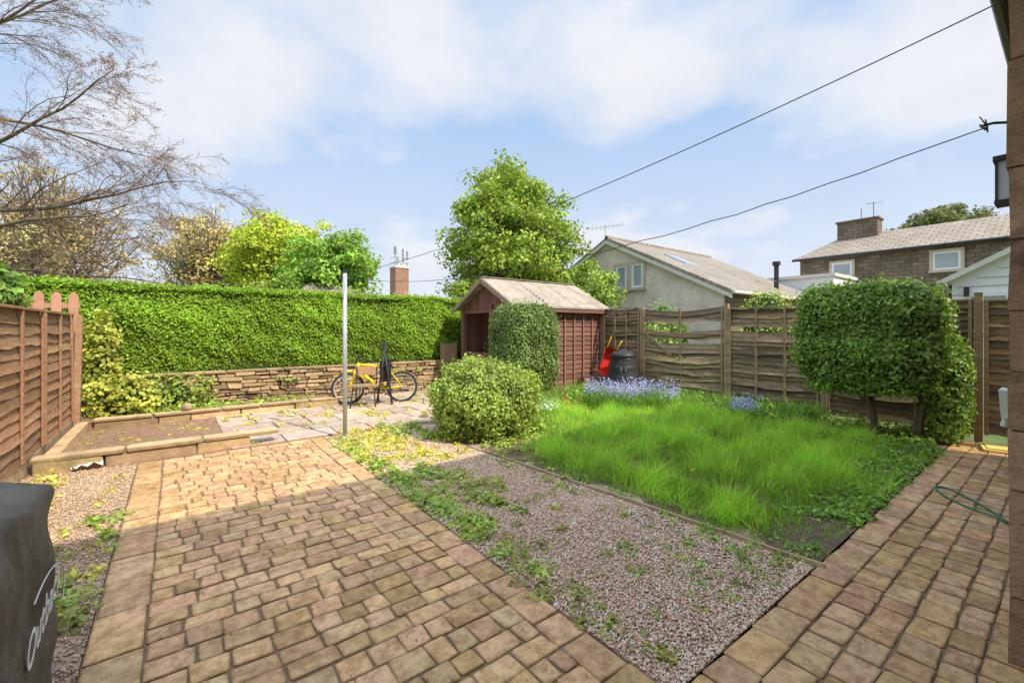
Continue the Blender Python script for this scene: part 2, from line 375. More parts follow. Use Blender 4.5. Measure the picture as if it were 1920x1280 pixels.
# ---- grass
def lawn(N):
    u=3.35+rng.random(N)*5.0; v=1.1+rng.random(N)*5.5
    P=np.stack([u,v,np.zeros(N)],1)
    l=lump(P,1.6,.5)
    left=(u-(board_u(v)+.16+.12*np.sin(v*3)+.10*np.clip(3-v,0,1)+.55*np.clip(v-3.6,0,3)))/.25
    near=(v-1.28-.12*np.sin(u*2.3)-.22*np.clip(4.4-u,0,1))/.3
    right=(8.05-.35*np.clip(3.0-v,0,1.5)-u+.15*np.sin(v*4))/.3
    far=(6.2-.25*np.abs(u-5.3)-v+.1*np.sin(u*5))/.3
    e=np.minimum.reduce([left,near,right,far])
    keep=(e+rng.normal(0,.7,N)>0)&(l+rng.normal(0,.5,N)>-1.0)
    return P[keep],l[keep],np.clip(e[keep],0,1)
P,l,e=lawn(145000); N=len(P); P[:,2]=.02
tuft=np.clip(lump(P,3.6,2.)+.9*lump(P,8.,4.),-.8,1.2)
h=(.075+.05*(l+.5)+.10*tuft+.03*rng.random(N))*(.6+.4*e)*rng.uniform(.6,1.8,N); h=np.clip(h,.022,.38)
lean=np.stack([.75*lumpx for lumpx in (lump(P,4.1,5.),lump(P,4.3,9.))],1)
nrm=np.concatenate([lean+rng.normal(0,.32,(N,2)),np.ones((N,1))],1)
base=tints((.31,.52,.055),N,.32,.12); base*= np.clip(1+.32*l+.50*tuft,.32,1.7)[:,None]  # shaded patches put into the blade colour, lighter on tall tufts
yl=rng.random(N)<.12; base[yl]=base[yl]*np.array([1.7,1.15,2.6])
g=inst('grass',BLADE_V,BLADE_F,P,frames(nrm,rng.uniform(0,6.28,N)),np.stack([.005+.003*rng.random(N),h,h],1),np.clip(base,0,.9),M_leaf)
stuff(g,'long uncut bright green lawn grass','grass')
N=9000; cu=rng.uniform(0,1,180); cv=rng.uniform(0,1,180)
side=rng.random(180)<.6
cU=np.where(side,4.0+cu*4.2,8.0+cu*.75); cV=np.where(side,6.0+cv*1.3+.0*cu,2.6+cv*4.2)
i=rng.integers(0,180,N); P=np.stack([cU[i]+rng.normal(0,.07,N),cV[i]+rng.normal(0,.07,N),np.full(N,.02)],1)
hh=rng.uniform(.16,.42,N)
stuff(inst('border_grasses',BLADE_V,BLADE_F,P,frames(np.concatenate([rng.normal(0,.4,(N,2)),np.ones((N,1))],1),rng.uniform(0,6.28,N)),np.stack([rng.uniform(.010,.02,N),hh,hh],1),tints((.24,.40,.08),N),M_leaf),'arching strap leaves of border plants by the fence','border plants')

# ---- weeds / ground cover
def weeds(name,patches,label):
    Ps=[];Ns=[];Ss=[];Ts=[]
    for (u0,u1,v0,v1,n,size,hgt,base,z) in patches:
        for _ in range(n):
            cu,cv=random.uniform(u0,u1),random.uniform(v0,v1); r=random.uniform(.04,.13)*(.6+hgt*3); k=int(random.uniform(12,34))
            a=rng.uniform(0,6.28,k); rr=r*np.sqrt(rng.random(k)); H=random.uniform(.4,1.2)*hgt
            Ps.append(np.stack([cu+rr*np.cos(a),cv+rr*np.sin(a),z+.01+H*rng.random(k)*(1-.5*rr/r)],1))
            Ns.append(np.stack([np.cos(a)*.5,np.sin(a)*.5,np.ones(k)],1)); Ss.append(np.full(k,size*random.uniform(.7,1.2)))
            Ts.append(tints(np.array(base)*random.uniform(.75,1.3),k,.3,.15))
    P=np.concatenate(Ps);N_=np.concatenate(Ns);S=np.concatenate(Ss);T=np.concatenate(Ts)
    n=N_+rng.normal(0,.35,P.shape)
    o=inst(name,LEAF_V,LEAF_F,P,frames(n,rng.uniform(0,6.28,len(P))),S*rng.uniform(.6,1.2,len(P)),np.clip(T,0,.9),M_leaf)
    return stuff(o,label,'weeds')
YG=(.62,.58,.12); LG=(.38,.50,.10); DG=(.20,.33,.06); MG=(.27,.42,.07); OL=(.38,.40,.11)
weeds('gravel_weeds',[(1.72,1.98,2.0,6.6,110,.05,.08,LG,0),(1.74,2.6,4.9,6.7,140,.05,.08,YG,0),(1.74,2.35,2.9,4.9,60,.06,.11,LG,0),(2.0,3.1,4.6,5.6,26,.05,.07,YG,0),
  (1.9,3.1,1.3,4.4,60,.04,.05,OL,0),(2.2,2.6,3.3,4.4,22,.055,.10,OL,0),(2.5,3.3,1.1,2.1,42,.032,.05,MG,0),(2.5,3.2,5.6,6.9,50,.06,.12,LG,0),(1.7,1.95,1.2,2.3,24,.045,.06,OL,0),(3.0,3.3,1.2,4.4,18,.04,.06,LG,.02),
  (3.2,4.2,4.3,5.2,50,.055,.10,LG,.02)],'yellow-green weeds spreading over gravel beside paving')
weeds('paving_weeds',[(.6,4.8,6.8,6.95,12,.04,.04,YG,.02),(.6,5,7.2,10.1,80,.045,.05,YG,.03),(-1.2,.4,7.1,9.2,26,.04,.04,YG,.0),(-.6,2.4,9.5,10.2,70,.06,.09,LG,.13),(4.0,5.3,7.0,9.5,26,.06,.1,LG,.02),(1.5,5.2,10.18,10.26,14,.06,.14,LG,.5)],'small yellow-green weeds in joints of flagstone paving')
weeds('side_weeds',[(-1.2,-.45,3.0,6.7,30,.05,.07,YG,0),(-.6,-.4,3.3,5.2,14,.055,.10,LG,0),(-1.25,-.9,5.6,6.8,12,.06,.12,YG,0),(-.55,-.38,2.95,3.8,8,.055,.09,OL,0)],'low weeds in gravel strip by fence')
weeds('border_plants',[(7.9,8.8,2.6,7.3,200,.085,.30,MG,.02),(6.9,8.7,1.15,2.4,190,.06,.16,DG,.02),(5.8,7.8,1.08,1.6,170,.05,.10,MG,.02),(4.2,5.8,1.08,1.5,110,.045,.07,MG,.02),
  (4.0,6.4,5.9,7.2,180,.08,.28,LG,.02),(6.4,8.2,5.9,7.5,110,.09,.30,LG,.02),(3.3,3.8,1.1,4.3,80,.03,.04,MG,.02),(8.2,8.8,1.2,2.6,40,.08,.26,LG,.02),(4.0,5.0,4.9,6.0,60,.07,.20,LG,.02)],'leafy green border plants and ground cover')

# ================================================================= WALLS
def stone_wall(name,u0,u1,vf,z0,z1,chmin,chmax,lmin,lmax,depth,label,tone=1.0,cope=None,ct=.05,rough=.012):
    e=thing(name,((u0+u1)/2,vf,z0),label,'wall'); L=e.location.copy()
    mb=MB(); z=z0
    while z<z1-1e-3:
        H=random.uniform(chmin,chmax)
        if z1-(z+H)<chmin*.8: H=z1-z
        u=u0-random.uniform(0,.05)
        while u<u1:
            W=random.uniform(lmin,lmax); 
            k=random.uniform(.5,1.3)*tone; t=(k,k*random.uniform(.92,1.02),k*random.uniform(.8,1.0))
            mb.stone((u+W/2,vf+.06,z+H/2+random.uniform(-rough,rough)*.6),(1,0,0),(0,0,1),(0,-1,0),W-.012,H-random.uniform(.002,.016),.06+random.uniform(-.03,.04),.016,.008,t,rough)
            u+=W
        z+=H
    par(mb.obj('stone_face',M_stone),e,L)
    mb=MB(); mb.box(((u0+u1)/2,vf+.04+depth/2,(z0+z1)/2-.01),(u1-u0,depth,z1-z0-.03)); par(mb.obj('wall_core',M_dark),e,L)
    mb=MB(); 
    u=u0-.03
    while u<u1:
        W=random.uniform(*(cope or (.3,.55))); k=random.uniform(.8,1.2)*tone
        mb.stone((u+W/2,vf+depth/2+.02,z1),EX,EY,EZ,W-.01,depth+.10,ct,.02,.010,(k,k*.97,k*.88),.01); u+=W
    par(mb.obj('coping',M_stone),e,L)
stone_wall('retaining_wall',-.9,6.3,10.32,.0,.72,.035,.10,.07,.42,.18,'dry stone retaining wall of thin buff stones below the hedge',1.0,(.15,.45),.04,.013)
stone_wall('raised_bed_wall',-1.22,.50,6.86,-.02,.15,.16,.17,.5,.9,.12,'low buff edging wall with flat coping slabs',1.3,(.7,1.0),.045,.008)
stone_wall('terrace_edging_wall',-1.0,2.55,9.38,-.02,.14,.15,.16,.4,.9,.10,'low edging wall of the raised terrace bed',1.25,(.6,1.0),.04,.008)
mb=MB()
v=7.1
while v<9.3:
    W=random.uniform(.5,.8); k=random.uniform(1.1,1.3); mb.box((-1.14,v+W/2,.05),(.13,W-.012,.2),0,(k,k*.95,k*.85),.006); v+=W
tag(mb.obj('bed_kerb',M_stone),'stone kerb along the side of the raised bed','kerb')

# ================================================================= HEDGE
def hedge():
    L=(2,11.1,.7); e=thing('privet_hedge',L,'long clipped bright green privet hedge above a stone wall','hedge')
    N=92000; u=-4.5+rng.random(N)*14.2; z=.62+rng.random(N)*1.82
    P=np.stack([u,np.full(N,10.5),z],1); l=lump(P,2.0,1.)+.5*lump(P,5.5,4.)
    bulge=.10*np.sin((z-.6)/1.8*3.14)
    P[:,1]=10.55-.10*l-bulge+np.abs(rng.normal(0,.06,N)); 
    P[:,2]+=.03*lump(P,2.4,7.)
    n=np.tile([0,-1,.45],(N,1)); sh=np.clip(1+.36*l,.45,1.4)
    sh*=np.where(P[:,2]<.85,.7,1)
    N2=42000; u2=-4.5+rng.random(N2)*14.2; v2=10.5+(rng.random(N2)**1.4)*1.9
    P2=np.stack([u2,v2,np.full(N2,2.40)],1); l2=lump(P2,2.0,1.); P2[:,2]+=.06*l2-np.abs(rng.normal(0,.03,N2))+np.where(rng.random(N2)<.07,rng.uniform(0,.14,N2),0)-.0
    n2=np.tile([0,-.2,1],(N2,1)); 
    Pa=np.concatenate([P,P2]);na=np.concatenate([n,n2]);sa=np.concatenate([sh,np.clip(1.05+.2*l2,.6,1.4)])
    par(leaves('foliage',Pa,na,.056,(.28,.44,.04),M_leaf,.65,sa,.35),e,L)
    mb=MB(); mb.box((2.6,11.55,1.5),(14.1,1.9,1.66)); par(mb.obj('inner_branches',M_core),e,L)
hedge()

# ================================================================= SHRUBS
def shrub(name,label,c,rad,p,N,size,base,cat='bush',trunks=None,extra=None,**kw):
    L=(c[0],c[1],0); e=thing(name,L,label,cat); parts=[]
    bush(parts,c,rad,p,N,size,base,**kw)
    if extra:
        for (c2,r2,p2,N2) in extra: bush(parts,c2,r2,p2,N2,size,base,**kw)
    if trunks:
        mb=MB()
        for t in trunks: mb.tube(*t)
        parts.append(mb.obj('trunk',M_bark,True))
    for o in parts: par(o,e,L)
    return e
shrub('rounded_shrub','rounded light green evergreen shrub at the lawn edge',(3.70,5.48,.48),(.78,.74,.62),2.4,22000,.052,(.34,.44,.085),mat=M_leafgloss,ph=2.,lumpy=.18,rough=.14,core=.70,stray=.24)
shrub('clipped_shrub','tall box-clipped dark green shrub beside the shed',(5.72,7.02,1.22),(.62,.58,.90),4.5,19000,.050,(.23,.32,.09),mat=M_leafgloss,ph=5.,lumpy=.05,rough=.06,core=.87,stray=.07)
tr=[]
for (a,b,s) in [((8.05,1.80),(8.0,1.95),1),((8.2,1.38),(8.25,1.28),-1)]:
    tr.append(([(a[0],a[1],0),(a[0]+.03,a[1]+.03*s,.35),(b[0],b[1],.8),(b[0]-.05,b[1]+.1*s,1.3),(b[0],b[1]+.2*s,1.8)],[.05,.042,.035,.03,.02],8))
    for k in range(7):
        an=random.uniform(0,6.28); tr.append(([(a[0]+.02,a[1]+.03*s,.4+.05*k),(b[0]+.14*math.cos(an),b[1]+.16*math.sin(an),.8),(b[0]+.30*math.cos(an),b[1]+.35*math.sin(an),1.2)],[.020,.014,.010],6))
shrub('evergreen_shrub','large box-shaped dark evergreen shrub with bare forked stems',(8.08,1.88,1.47),(.46,.82,.78),5.5,31000,.064,(.23,.36,.07),mat=M_leafgloss,ph=8.,lumpy=.12,rough=.15,core=.72,trunks=tr,stray=.2,extra=[((8.45,1.12,.78),(.30,.26,.70),3,4200)])
shrub('laurel_bush','broad-leaved green bush behind the brown fence',(-2.25,9.4,2.0),(.5,.6,.62),2.2,1500,.15,(.28,.45,.09),mat=M_leafgloss,ph=1.,rough=.15,zmin=.3)
shrub('climbing_vine','yellow-green climbing vine tumbling over wall end',(-.98,10.15,1.05),(.24,.24,.85),2.2,1700,.085,(.50,.54,.11),ph=3.,lumpy=.4,rough=.25,core=.45,cat='climbing plant',stray=.25,extra=[((-.72,10.0,.42),(.48,.34,.40),2,1700)])
shrub('ivy_mound','low ivy mound spilling over the stone wall',(-.15,10.2,.38),(.70,.26,.36),2.0,1700,.075,(.38,.48,.10),ph=6.,lumpy=.45,rough=.25,core=.5,cat='climbing plant',stray=.25)
for i,(x,y,r,z,b) in enumerate([(3.9,13.2,1.0,1.6,(.42,.50,.12)),(8.6,14.5,.9,2.3,(.48,.54,.10)),(5.4,15.5,.9,1.9,(.30,.42,.10)),(3.2,14.2,.8,1.7,(.26,.36,.08))]):
    c=site(x,y,z*.62); shrub('garden_shrub','leafy green shrub in the next garden beyond the fence',c,(r,r,z*.68),2.2,3500,.10,b,ph=i*2.,lumpy=.25,rough=.25,stray=.15)

# ================================================================= TREES
def leafy_tree(name,label,base,height,ccz,rad,ncl,per,lsize,color,seed,clr=.2,trunk_r=.25,shape=None,up=.3,mat=M_leaffar,bark=M_bark,var=.3,twigs=False,wob=1.0):
    r=np.random.default_rng(seed); rs=random.Random(seed)
    L=tuple(base); e=thing(name,L,label,'tree'); base=np.array(base); rad=np.array(rad); C=base+np.array([0,0,ccz])
    d=r.normal(size=(ncl,3)); d/=np.linalg.norm(d,axis=1,keepdims=True)
    k=r.random(ncl)**.45
    k*= 1+wob*(.12*np.sin(d[:,0]*5+seed)+.10*np.sin(d[:,2]*6+d[:,1]*5+seed*2))
    cc=d*k[:,None]
    if shape: cc=shape(cc)
    cl=C+cc*rad
    crad=clr*np.mean(rad)*r.uniform(.6,1.3,ncl)
    dd=r.normal(size=(ncl*per,3)); dd/=np.linalg.norm(dd,axis=1,keepdims=True)
    idx=np.repeat(np.arange(ncl),per)
    P=cl[idx]+dd*(crad[idx]*(r.random(ncl*per)**.45))[:,None]*np.array([1.15,1.15,.75])
    cs=r.uniform(.7,1.25,ncl)[idx]
    n=dd+np.array([0,0,up])
    par(leaves('crown',P,n,lsize,color,mat,.6,cs,var),e,L)
    mb=MB()
    tp=[base+np.array([rs.uniform(-.2,.2)*i*.3,rs.uniform(-.2,.2)*i*.3,(ccz+rad[2]*.5)*i/6]) for i in range(7)]
    mb.tube([tuple(p) for p in tp],[trunk_r*(1-.13*i) for i in range(7)],8)
    for j in range(min(ncl,70 if not twigs else ncl)):
        t=cl[j]; s=tp[rs.randint(2,5)]; m=(s+t)/2+np.array([0,0,-.12*np.linalg.norm(t-s)+rs.uniform(-.2,.2)])
        mb.tube([tuple(s),tuple(m),tuple(t)],[trunk_r*.28,trunk_r*.16,trunk_r*.05],5,cap=False)
        if twigs:
            for q in range(6):
                o=t+np.array([rs.uniform(-1,1),rs.uniform(-1,1),rs.uniform(-.3,1)])*crad[j]*1.3
                mb.tube([tuple(m+(t-m)*rs.uniform(.3,1)),tuple(o)],[trunk_r*.07,trunk_r*.03],3,cap=False)
    par(mb.obj('trunk',bark,True),e,L); return e
def shp(cc):
    c=cc.copy(); z=c[:,2]
    w=np.clip(1.05-.10*(z+.1),.7,1.2); c[:,0]*=w; c[:,1]*=w
    return c
leafy_tree('broadleaf_tree','tall bright green broadleaf tree behind the garden shed',site(-.05,18.3),9.0,4.85,(2.65,2.65,3.6),320,130,.17,(.34,.45,.075),3,.19,.26,shp,wob=.5)
leafy_tree('broadleaf_tree.001','spreading lower green tree behind the shed roof',site(2.6,17.6),5,3.0,(1.5,1.5,1.35),70,120,.16,(.32,.43,.09),4,.28,.12)
leafy_tree('lime_tree','yellow-green spring tree beyond the hedge',site(-19,36),11,7.2,(3.9,3.9,3.7),280,95,.30,(.50,.58,.07),5,.23,.3)
leafy_tree('chestnut_tree','fresh green horse chestnut tree beyond the hedge',site(-13.4,33),9.3,5.6,(3.2,3.2,3.2),210,100,.30,(.30,.48,.08),6,.24,.3)
leafy_tree('spring_tree','tree with thin brownish yellow spring leaves',site(-26.5,38),12,7.6,(4.4,4.4,3.8),200,34,.28,(.64,.53,.24),8,.22,.3,twigs=True,bark=M_barkpale)
leafy_tree('spring_tree.001','tree with thin brownish yellow spring leaves',site(-33.5,32),14,8.0,(5.0,5.0,5.2),230,30,.24,(.58,.46,.22),9,.2,.35,twigs=True,bark=M_barkpale)
leafy_tree('spring_tree.002','tree with sparse russet spring leaves',site(-31,26),9,5.6,(3.4,3.4,3.3),120,30,.2,(.52,.46,.20),10,.22,.25,twigs=True,bark=M_barkpale)
leafy_tree('dark_tree','dark green rounded tree behind the stone house',site(45.5,46),13,11.4,(4.2,4.2,3.0),190,80,.36,(.22,.24,.10),11,.24,.3)
leafy_tree('low_tree','low bushy green tree beyond the hedge',site(-17,30),5,3.2,(4,3,1.8),80,70,.28,(.28,.38,.08),12,.25,.15)
leafy_tree('low_tree.001','low bushy green tree beyond the hedge',site(-26,30),5,3.0,(4,3,1.8),80,70,.28,(.24,.32,.08),13,.25,.15)

def bare_tree():
    L=site(-17.2,12.5,0); e=thing('beech_tree',L,'large beech with bare sweeping branches and tiny russet leaves','tree')
    rs=random.Random(21); mb=MB(); tips=[]
    R=Vector((.792,-.610,0)); F=Vector((.610,.792,0)); Z=Vector((0,0,1))
    B=Vector(L)
    mb.tube([B,B+Z*3,B+Z*6+R*.2,B+Z*10+R*.3,B+Z*14],[.55,.48,.42,.3,.12],12)
    def br(p,d,length,r,depth):
        n=[10,8,6,5,3][depth]; pts=[p];dd=d.normalized(); seg=length/n; dirs=[]
        for i in range(n):
            j=[.15,.18,.20,.24,.28][depth]
            dd=(dd+Vector((rs.uniform(-j,j),rs.uniform(-j,j),rs.uniform(-j,j)-(.06 if depth in(1,2,3) else .025)))).normalized()
            pts.append(pts[-1]+dd*seg); dirs.append(dd.copy())
        rad=[max(r*(1-.9*i/n),.0022) for i in range(n+1)]
        mb.tube(pts,rad,[8,6,4,3,3][depth],cap=False)
        if depth>=3: tips.extend([tuple(q) for q in pts[2:]])
        if depth<4:
            nk=[12,8,7,4][depth]
            for k in range(nk):
                t=(.15 if depth==0 else .1)+(.85)*(k+rs.random())/nk; i=min(int(t*n),n-1); q=pts[i]+(pts[i+1]-pts[i])*(t*n-i)
                dv=dirs[i]; side=dv.cross(Vector((rs.uniform(-1,1),rs.uniform(-1,1),rs.uniform(-1,1)))).normalized()
                nd=(dv*rs.uniform(.9,1.5)+side*rs.uniform(.35,.8)+R*.25+Z*(.12 if depth==0 else 0)).normalized()
                br(q,nd,length*[.44,.52,.48,.42][depth]*rs.uniform(.6,1.2)*(1.1-.5*t),max(rad[i]*.38,.0030),depth+1)
    for z,dz,ln,dep,r in [(4.2,.05,8.3,-.05,.075),(5.0,.16,8.4,.10,.085),(6.2,.22,7.6,-.12,.075),(7.2,.34,7.0,.15,.075),(8.3,.5,6.6,-.1,.065),(9.3,.75,6.2,.1,.065),(10.5,1.1,6.2,-.05,.06),(3.4,-.02,7.5,.3,.06)]:
        br(B+Z*z,R+Z*dz+F*dep,ln,r,0)
    par(mb.obj('trunk',M_barkpale,True),e,L)
    T=np.array(tips); T=T[rng.random(len(T))<.30]; T=T+rng.normal(0,.04,T.shape)
    par(leaves('crown',T,np.tile([0,0,1.],(len(T),1)),.042,(.42,.22,.14),M_leaffar,1.2),e,L)
bare_tree()

# ================================================================= FENCES
def lap_panel(mb,u,v0,v1,z0,z1,n,side,wav=.012,sag=0,skip=(),thick=.012,lap=.03,twist=0,lo=.55):
    H=(z1-z0)/n; S=14
    for i in range(n):
        if i in skip: continue
        k=random.uniform(lo,1.2); t=(k,k*random.uniform(.93,1.04),k*random.uniform(.85,1.05))
        ph=random.uniform(0,6); ph2=random.uniform(0,6); a=wav*random.uniform(.5,1.5); s=sag*random.uniform(-.1,1.2); tw=random.uniform(-.5,1)*twist
        vs=[];fs=[];ts=[]
        for j in range(S+1):
            x=j/S; v=v0+(v1-v0)*x
            bow=math.sin(math.pi*x)
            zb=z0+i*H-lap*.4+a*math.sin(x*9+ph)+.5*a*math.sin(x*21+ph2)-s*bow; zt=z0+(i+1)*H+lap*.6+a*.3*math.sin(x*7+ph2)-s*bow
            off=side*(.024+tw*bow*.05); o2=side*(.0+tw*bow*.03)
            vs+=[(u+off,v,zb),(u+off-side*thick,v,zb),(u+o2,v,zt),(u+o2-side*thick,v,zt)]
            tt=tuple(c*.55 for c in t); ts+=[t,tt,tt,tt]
        for j in range(S):
            b=j*4; c=b+4
            fs+=[(b,c,c+2,b+2),(b+1,b+3,c+3,c+1),(b,b+1,c+1,c),(b+2,c+2,c+3,b+3)]
        mb.add(vs,fs,ts)
L=(9.0,3.5,0); e=thing('weathered_fence',L,'weathered grey-brown overlap timber fence with warped slats','fence')
posts=[-1.0,.86,2.72,4.42,6.47,7.72]; tops=[1.98,2.0,2.0,2.06,2.10]
for i in range(5):
    v0,v1=posts[i]+.05,posts[i+1]-.05; mb=MB()
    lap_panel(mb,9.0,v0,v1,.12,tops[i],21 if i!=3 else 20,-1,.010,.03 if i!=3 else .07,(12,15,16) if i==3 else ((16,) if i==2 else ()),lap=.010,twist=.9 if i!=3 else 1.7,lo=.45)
    for b in ([0,.34,.67,1] if i!=3 else [0,.5,1]):
        vv=v0+.03+(v1-v0-.06)*b; mb.box((8.945,vv,(.12+tops[i])/2),(.022,.04,tops[i]-.12),t=(.95,.9,.8))
    if i!=3: mb.box((8.965,(v0+v1)/2,tops[i]+.012),(.06,v1-v0,.022))
    if i==3:
        mb.box((8.945,v1-.42,1.22),(.03,.8,.07),M=Matrix.Rotation(math.radians(35),3,'X'),t=(.8,.8,.8))
        mb.box((8.97,(v0+v1)/2,1.50),(.03,v1-v0,.05))
    par(mb.obj('panel',M_fenceold),e,L)
for p in posts:
    mb=MB(); mb.box((8.985,p,1.05),(.085,.085,2.12),t=(1.0,.95,.87)); par(mb.obj('post',M_fenceold),e,L)
L=(-1.3,7.5,0); e=thing('brown_fence',L,'orange-brown overlap timber fence with leaning end post','fence')
pp=[3.8,5.72,7.62,9.5]
for i in range(3):
    mb=MB(); v0,v1=pp[i]+.04,pp[i+1]-.04
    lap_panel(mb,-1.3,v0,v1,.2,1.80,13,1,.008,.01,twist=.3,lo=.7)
    for b in [0,.5,1]: mb.box((-1.258,v0+.03+(v1-v0-.06)*b,1.0),(.02,.045,1.6),t=(.85,.8,.8))
    mb.box((-1.28,(v0+v1)/2,1.815),(.07,v1-v0,.025),t=(.9,.9,.9))
    par(mb.obj('panel',M_fencebrown),e,L)
for p in pp:
    mb=MB(); mb.box((-1.33,p,.92),(.07,.07,1.80),t=(.7,.7,.7)); par(mb.obj('post',M_fencebrown),e,L)
mb=MB(); mb.box((-1.24,9.75,.85),(.08,.10,1.95),M=Matrix.Rotation(math.radians(-9),3,'X'),t=(.8,.8,.8)); par(mb.obj('post',M_fencebrown),e,L)
mb=MB(); mb.box((-1.3,6.3,.08),(.06,6.6,.2)); par(mb.obj('gravel_board',M_stone),e,L)
L=(-1.9,10.3,1.5); e=thing('picket_fence',L,'short pinkish brown picket fence with pointed tops','fence')
for i in range(9):
    u=-2.95+i*.2; a,b=2.13,2.20; mb=MB(); mb.add([(u-.06,10.2,.7),(u+.06,10.2,.7),(u+.06,10.22,.7),(u-.06,10.22,.7),(u-.06,10.2,a),(u+.06,10.2,a),(u+.06,10.22,a),(u-.06,10.22,a),(u-.02,10.2,b),(u+.02,10.2,b),(u+.02,10.22,b),(u-.02,10.22,b)],
      [(0,1,5,4),(1,2,6,5),(2,3,7,6),(3,0,4,7),(4,5,9,8),(5,6,10,9),(6,7,11,10),(7,4,8,11),(8,9,10,11)],(random.uniform(.85,1.1),)*3); par(mb.obj('picket',M_picket),e,L)
mb=MB(); mb.box((-2.15,10.24,1.98),(1.75,.035,.08)); mb.box((-2.15,10.24,1.2),(1.75,.035,.08)); par(mb.obj('rail',M_picket),e,L)

# ================================================================= SHED
L=(7.5,8.9,0); e=thing('garden_shed',L,'brown timber garden shed with open porch and felt roof','shed')
mb=MB()
z=.12
while z<2.02:
    k=random.uniform(.75,1.2); H=.118
    mb.add([(6.95,7.775,z),(8.98,7.775,z),(8.98,7.80,z+H+.01),(6.95,7.80,z+H+.01),(6.95,7.80,z),(8.98,7.80,z)],[(0,1,2,3),(0,4,5,1)],(k,k,k)); z+=H
for uu in [6.97,7.3,7.63,7.96,8.29,8.62,8.95]: mb.box((uu,7.76,1.08),(.045,.025,1.95),t=(1.5,1.4,1.35))
mb.box((7.96,7.77,2.06),(2.05,.04,.08)); mb.box((8.97,9.0,1.05),(.04,2.4,2.0)); mb.box((7.96,10.06,1.05),(2.0,.04,2.0))
par(mb.obj('side_wall',M_shedwood),e,L)
mb=MB()
for i in range(20):
    vv=7.86+i*.115; k=random.uniform(.8,1.2); hz=2.05+min(vv-7.6,10.2-vv)*.53; mb.box((6.95,vv,.1+hz/2),(.03,.11,hz),t=(k,k,k))
par(mb.obj('front_wall',M_sheddark),e,L)
mb=MB(); mb.box((6.915,9.0,1.0),(.04,.8,1.8)); mb.box((6.885,9.0,1.5),(.02,.7,.06)); mb.box((6.885,9.0,.5),(.02,.7,.06)); par(mb.obj('door',M_shedwood),e,L)
mb=MB(); mb.box((7.5,8.93,.06),(3.0,2.3,.1)); par(mb.obj('floor',M_wood),e,L)
for vv in (7.82,8.72,10.02):
    mb=MB(); mb.box((6.1,vv,1.08),(.11,.11,2.0 if vv!=8.72 else 2.2)); par(mb.obj('porch_post',M_shedwood),e,L)
# half-height boarded porch sides
mb=MB()
for i in range(7): mb.box((6.2+i*.115,10.04,1.05),(.11,.02,2.0),t=(random.uniform(.8,1.2),)*3)
for i in range(10): mb.box((6.10,8.8+i*.12,.55),(.02,.115,.9),t=(random.uniform(.8,1.2),)*3)
par(mb.obj('porch_boarding',M_shedwood),e,L)
mb=MB()
def slope(mb,va,za,vb,zb,u0,u1,th,t=(1,1,1)):
    mb.add([(u0,va,za),(u1,va,za),(u1,vb,zb),(u0,vb,zb),(u0,va,za-th),(u1,va,za-th),(u1,vb,zb-th),(u0,vb,zb-th)],[(0,1,2,3),(7,6,5,4),(0,4,5,1),(1,5,6,2),(2,6,7,3),(3,7,4,0)],t)
slope(mb,7.58,2.13,8.9,2.86,5.9,9.12,.045); slope(mb,8.9,2.86,10.24,2.13,5.9,9.12,.045)
for k,uu in enumerate([6.9,7.9,8.7]):
    slope(mb,7.58,2.134,8.9,2.864,uu,uu+.03,.003,(.6,.6,.6)); 
mb.box((7.5,8.9,2.865),(3.22,.14,.02),t=(.8,.8,.8))
par(mb.obj('roof',M_felt),e,L)
mb=MB()
for s in (-1,1):
    va=8.9+s*1.34
    slope(mb,va,2.12,8.9,2.84,5.865,5.898,.12) if s<0 else slope(mb,8.9,2.84,va,2.12,5.865,5.898,.12)
par(mb.obj('barge_board',M_barge),e,L)
mb=MB()
for i in range(18):
    vv=7.9+i*.118; zt=2.09+min(vv-7.6,10.2-vv)*.535-.03; mb.box((6.12,vv,(2.02+zt)/2),(.02,.114,max(zt-2.02,.03)),t=(random.uniform(.75,1.2),)*3)
mb.box((6.09,8.93,2.03),(.05,2.3,.07)); mb.box((7.5,7.61,2.04),(3.1,.025,.09)); par(mb.obj('gable',M_shedwood),e,L)
mb=MB()
for i in range(4): mb.box((5.55+i*.115,10.16,.61),(.114,.022,1.18+random.uniform(-.02,.02)),t=(random.uniform(.8,1.2),)*3)
for uu in (5.52,5.93): mb.box((uu,10.18,.62),(.05,.05,1.24))
mb.box((5.72,10.2,.4),(.42,.03,.08)); mb.box((5.72,10.2,.95),(.42,.03,.08))
tag(mb.obj('wooden_gate',M_wood),'small weathered plank gate between wall and shed','gate')

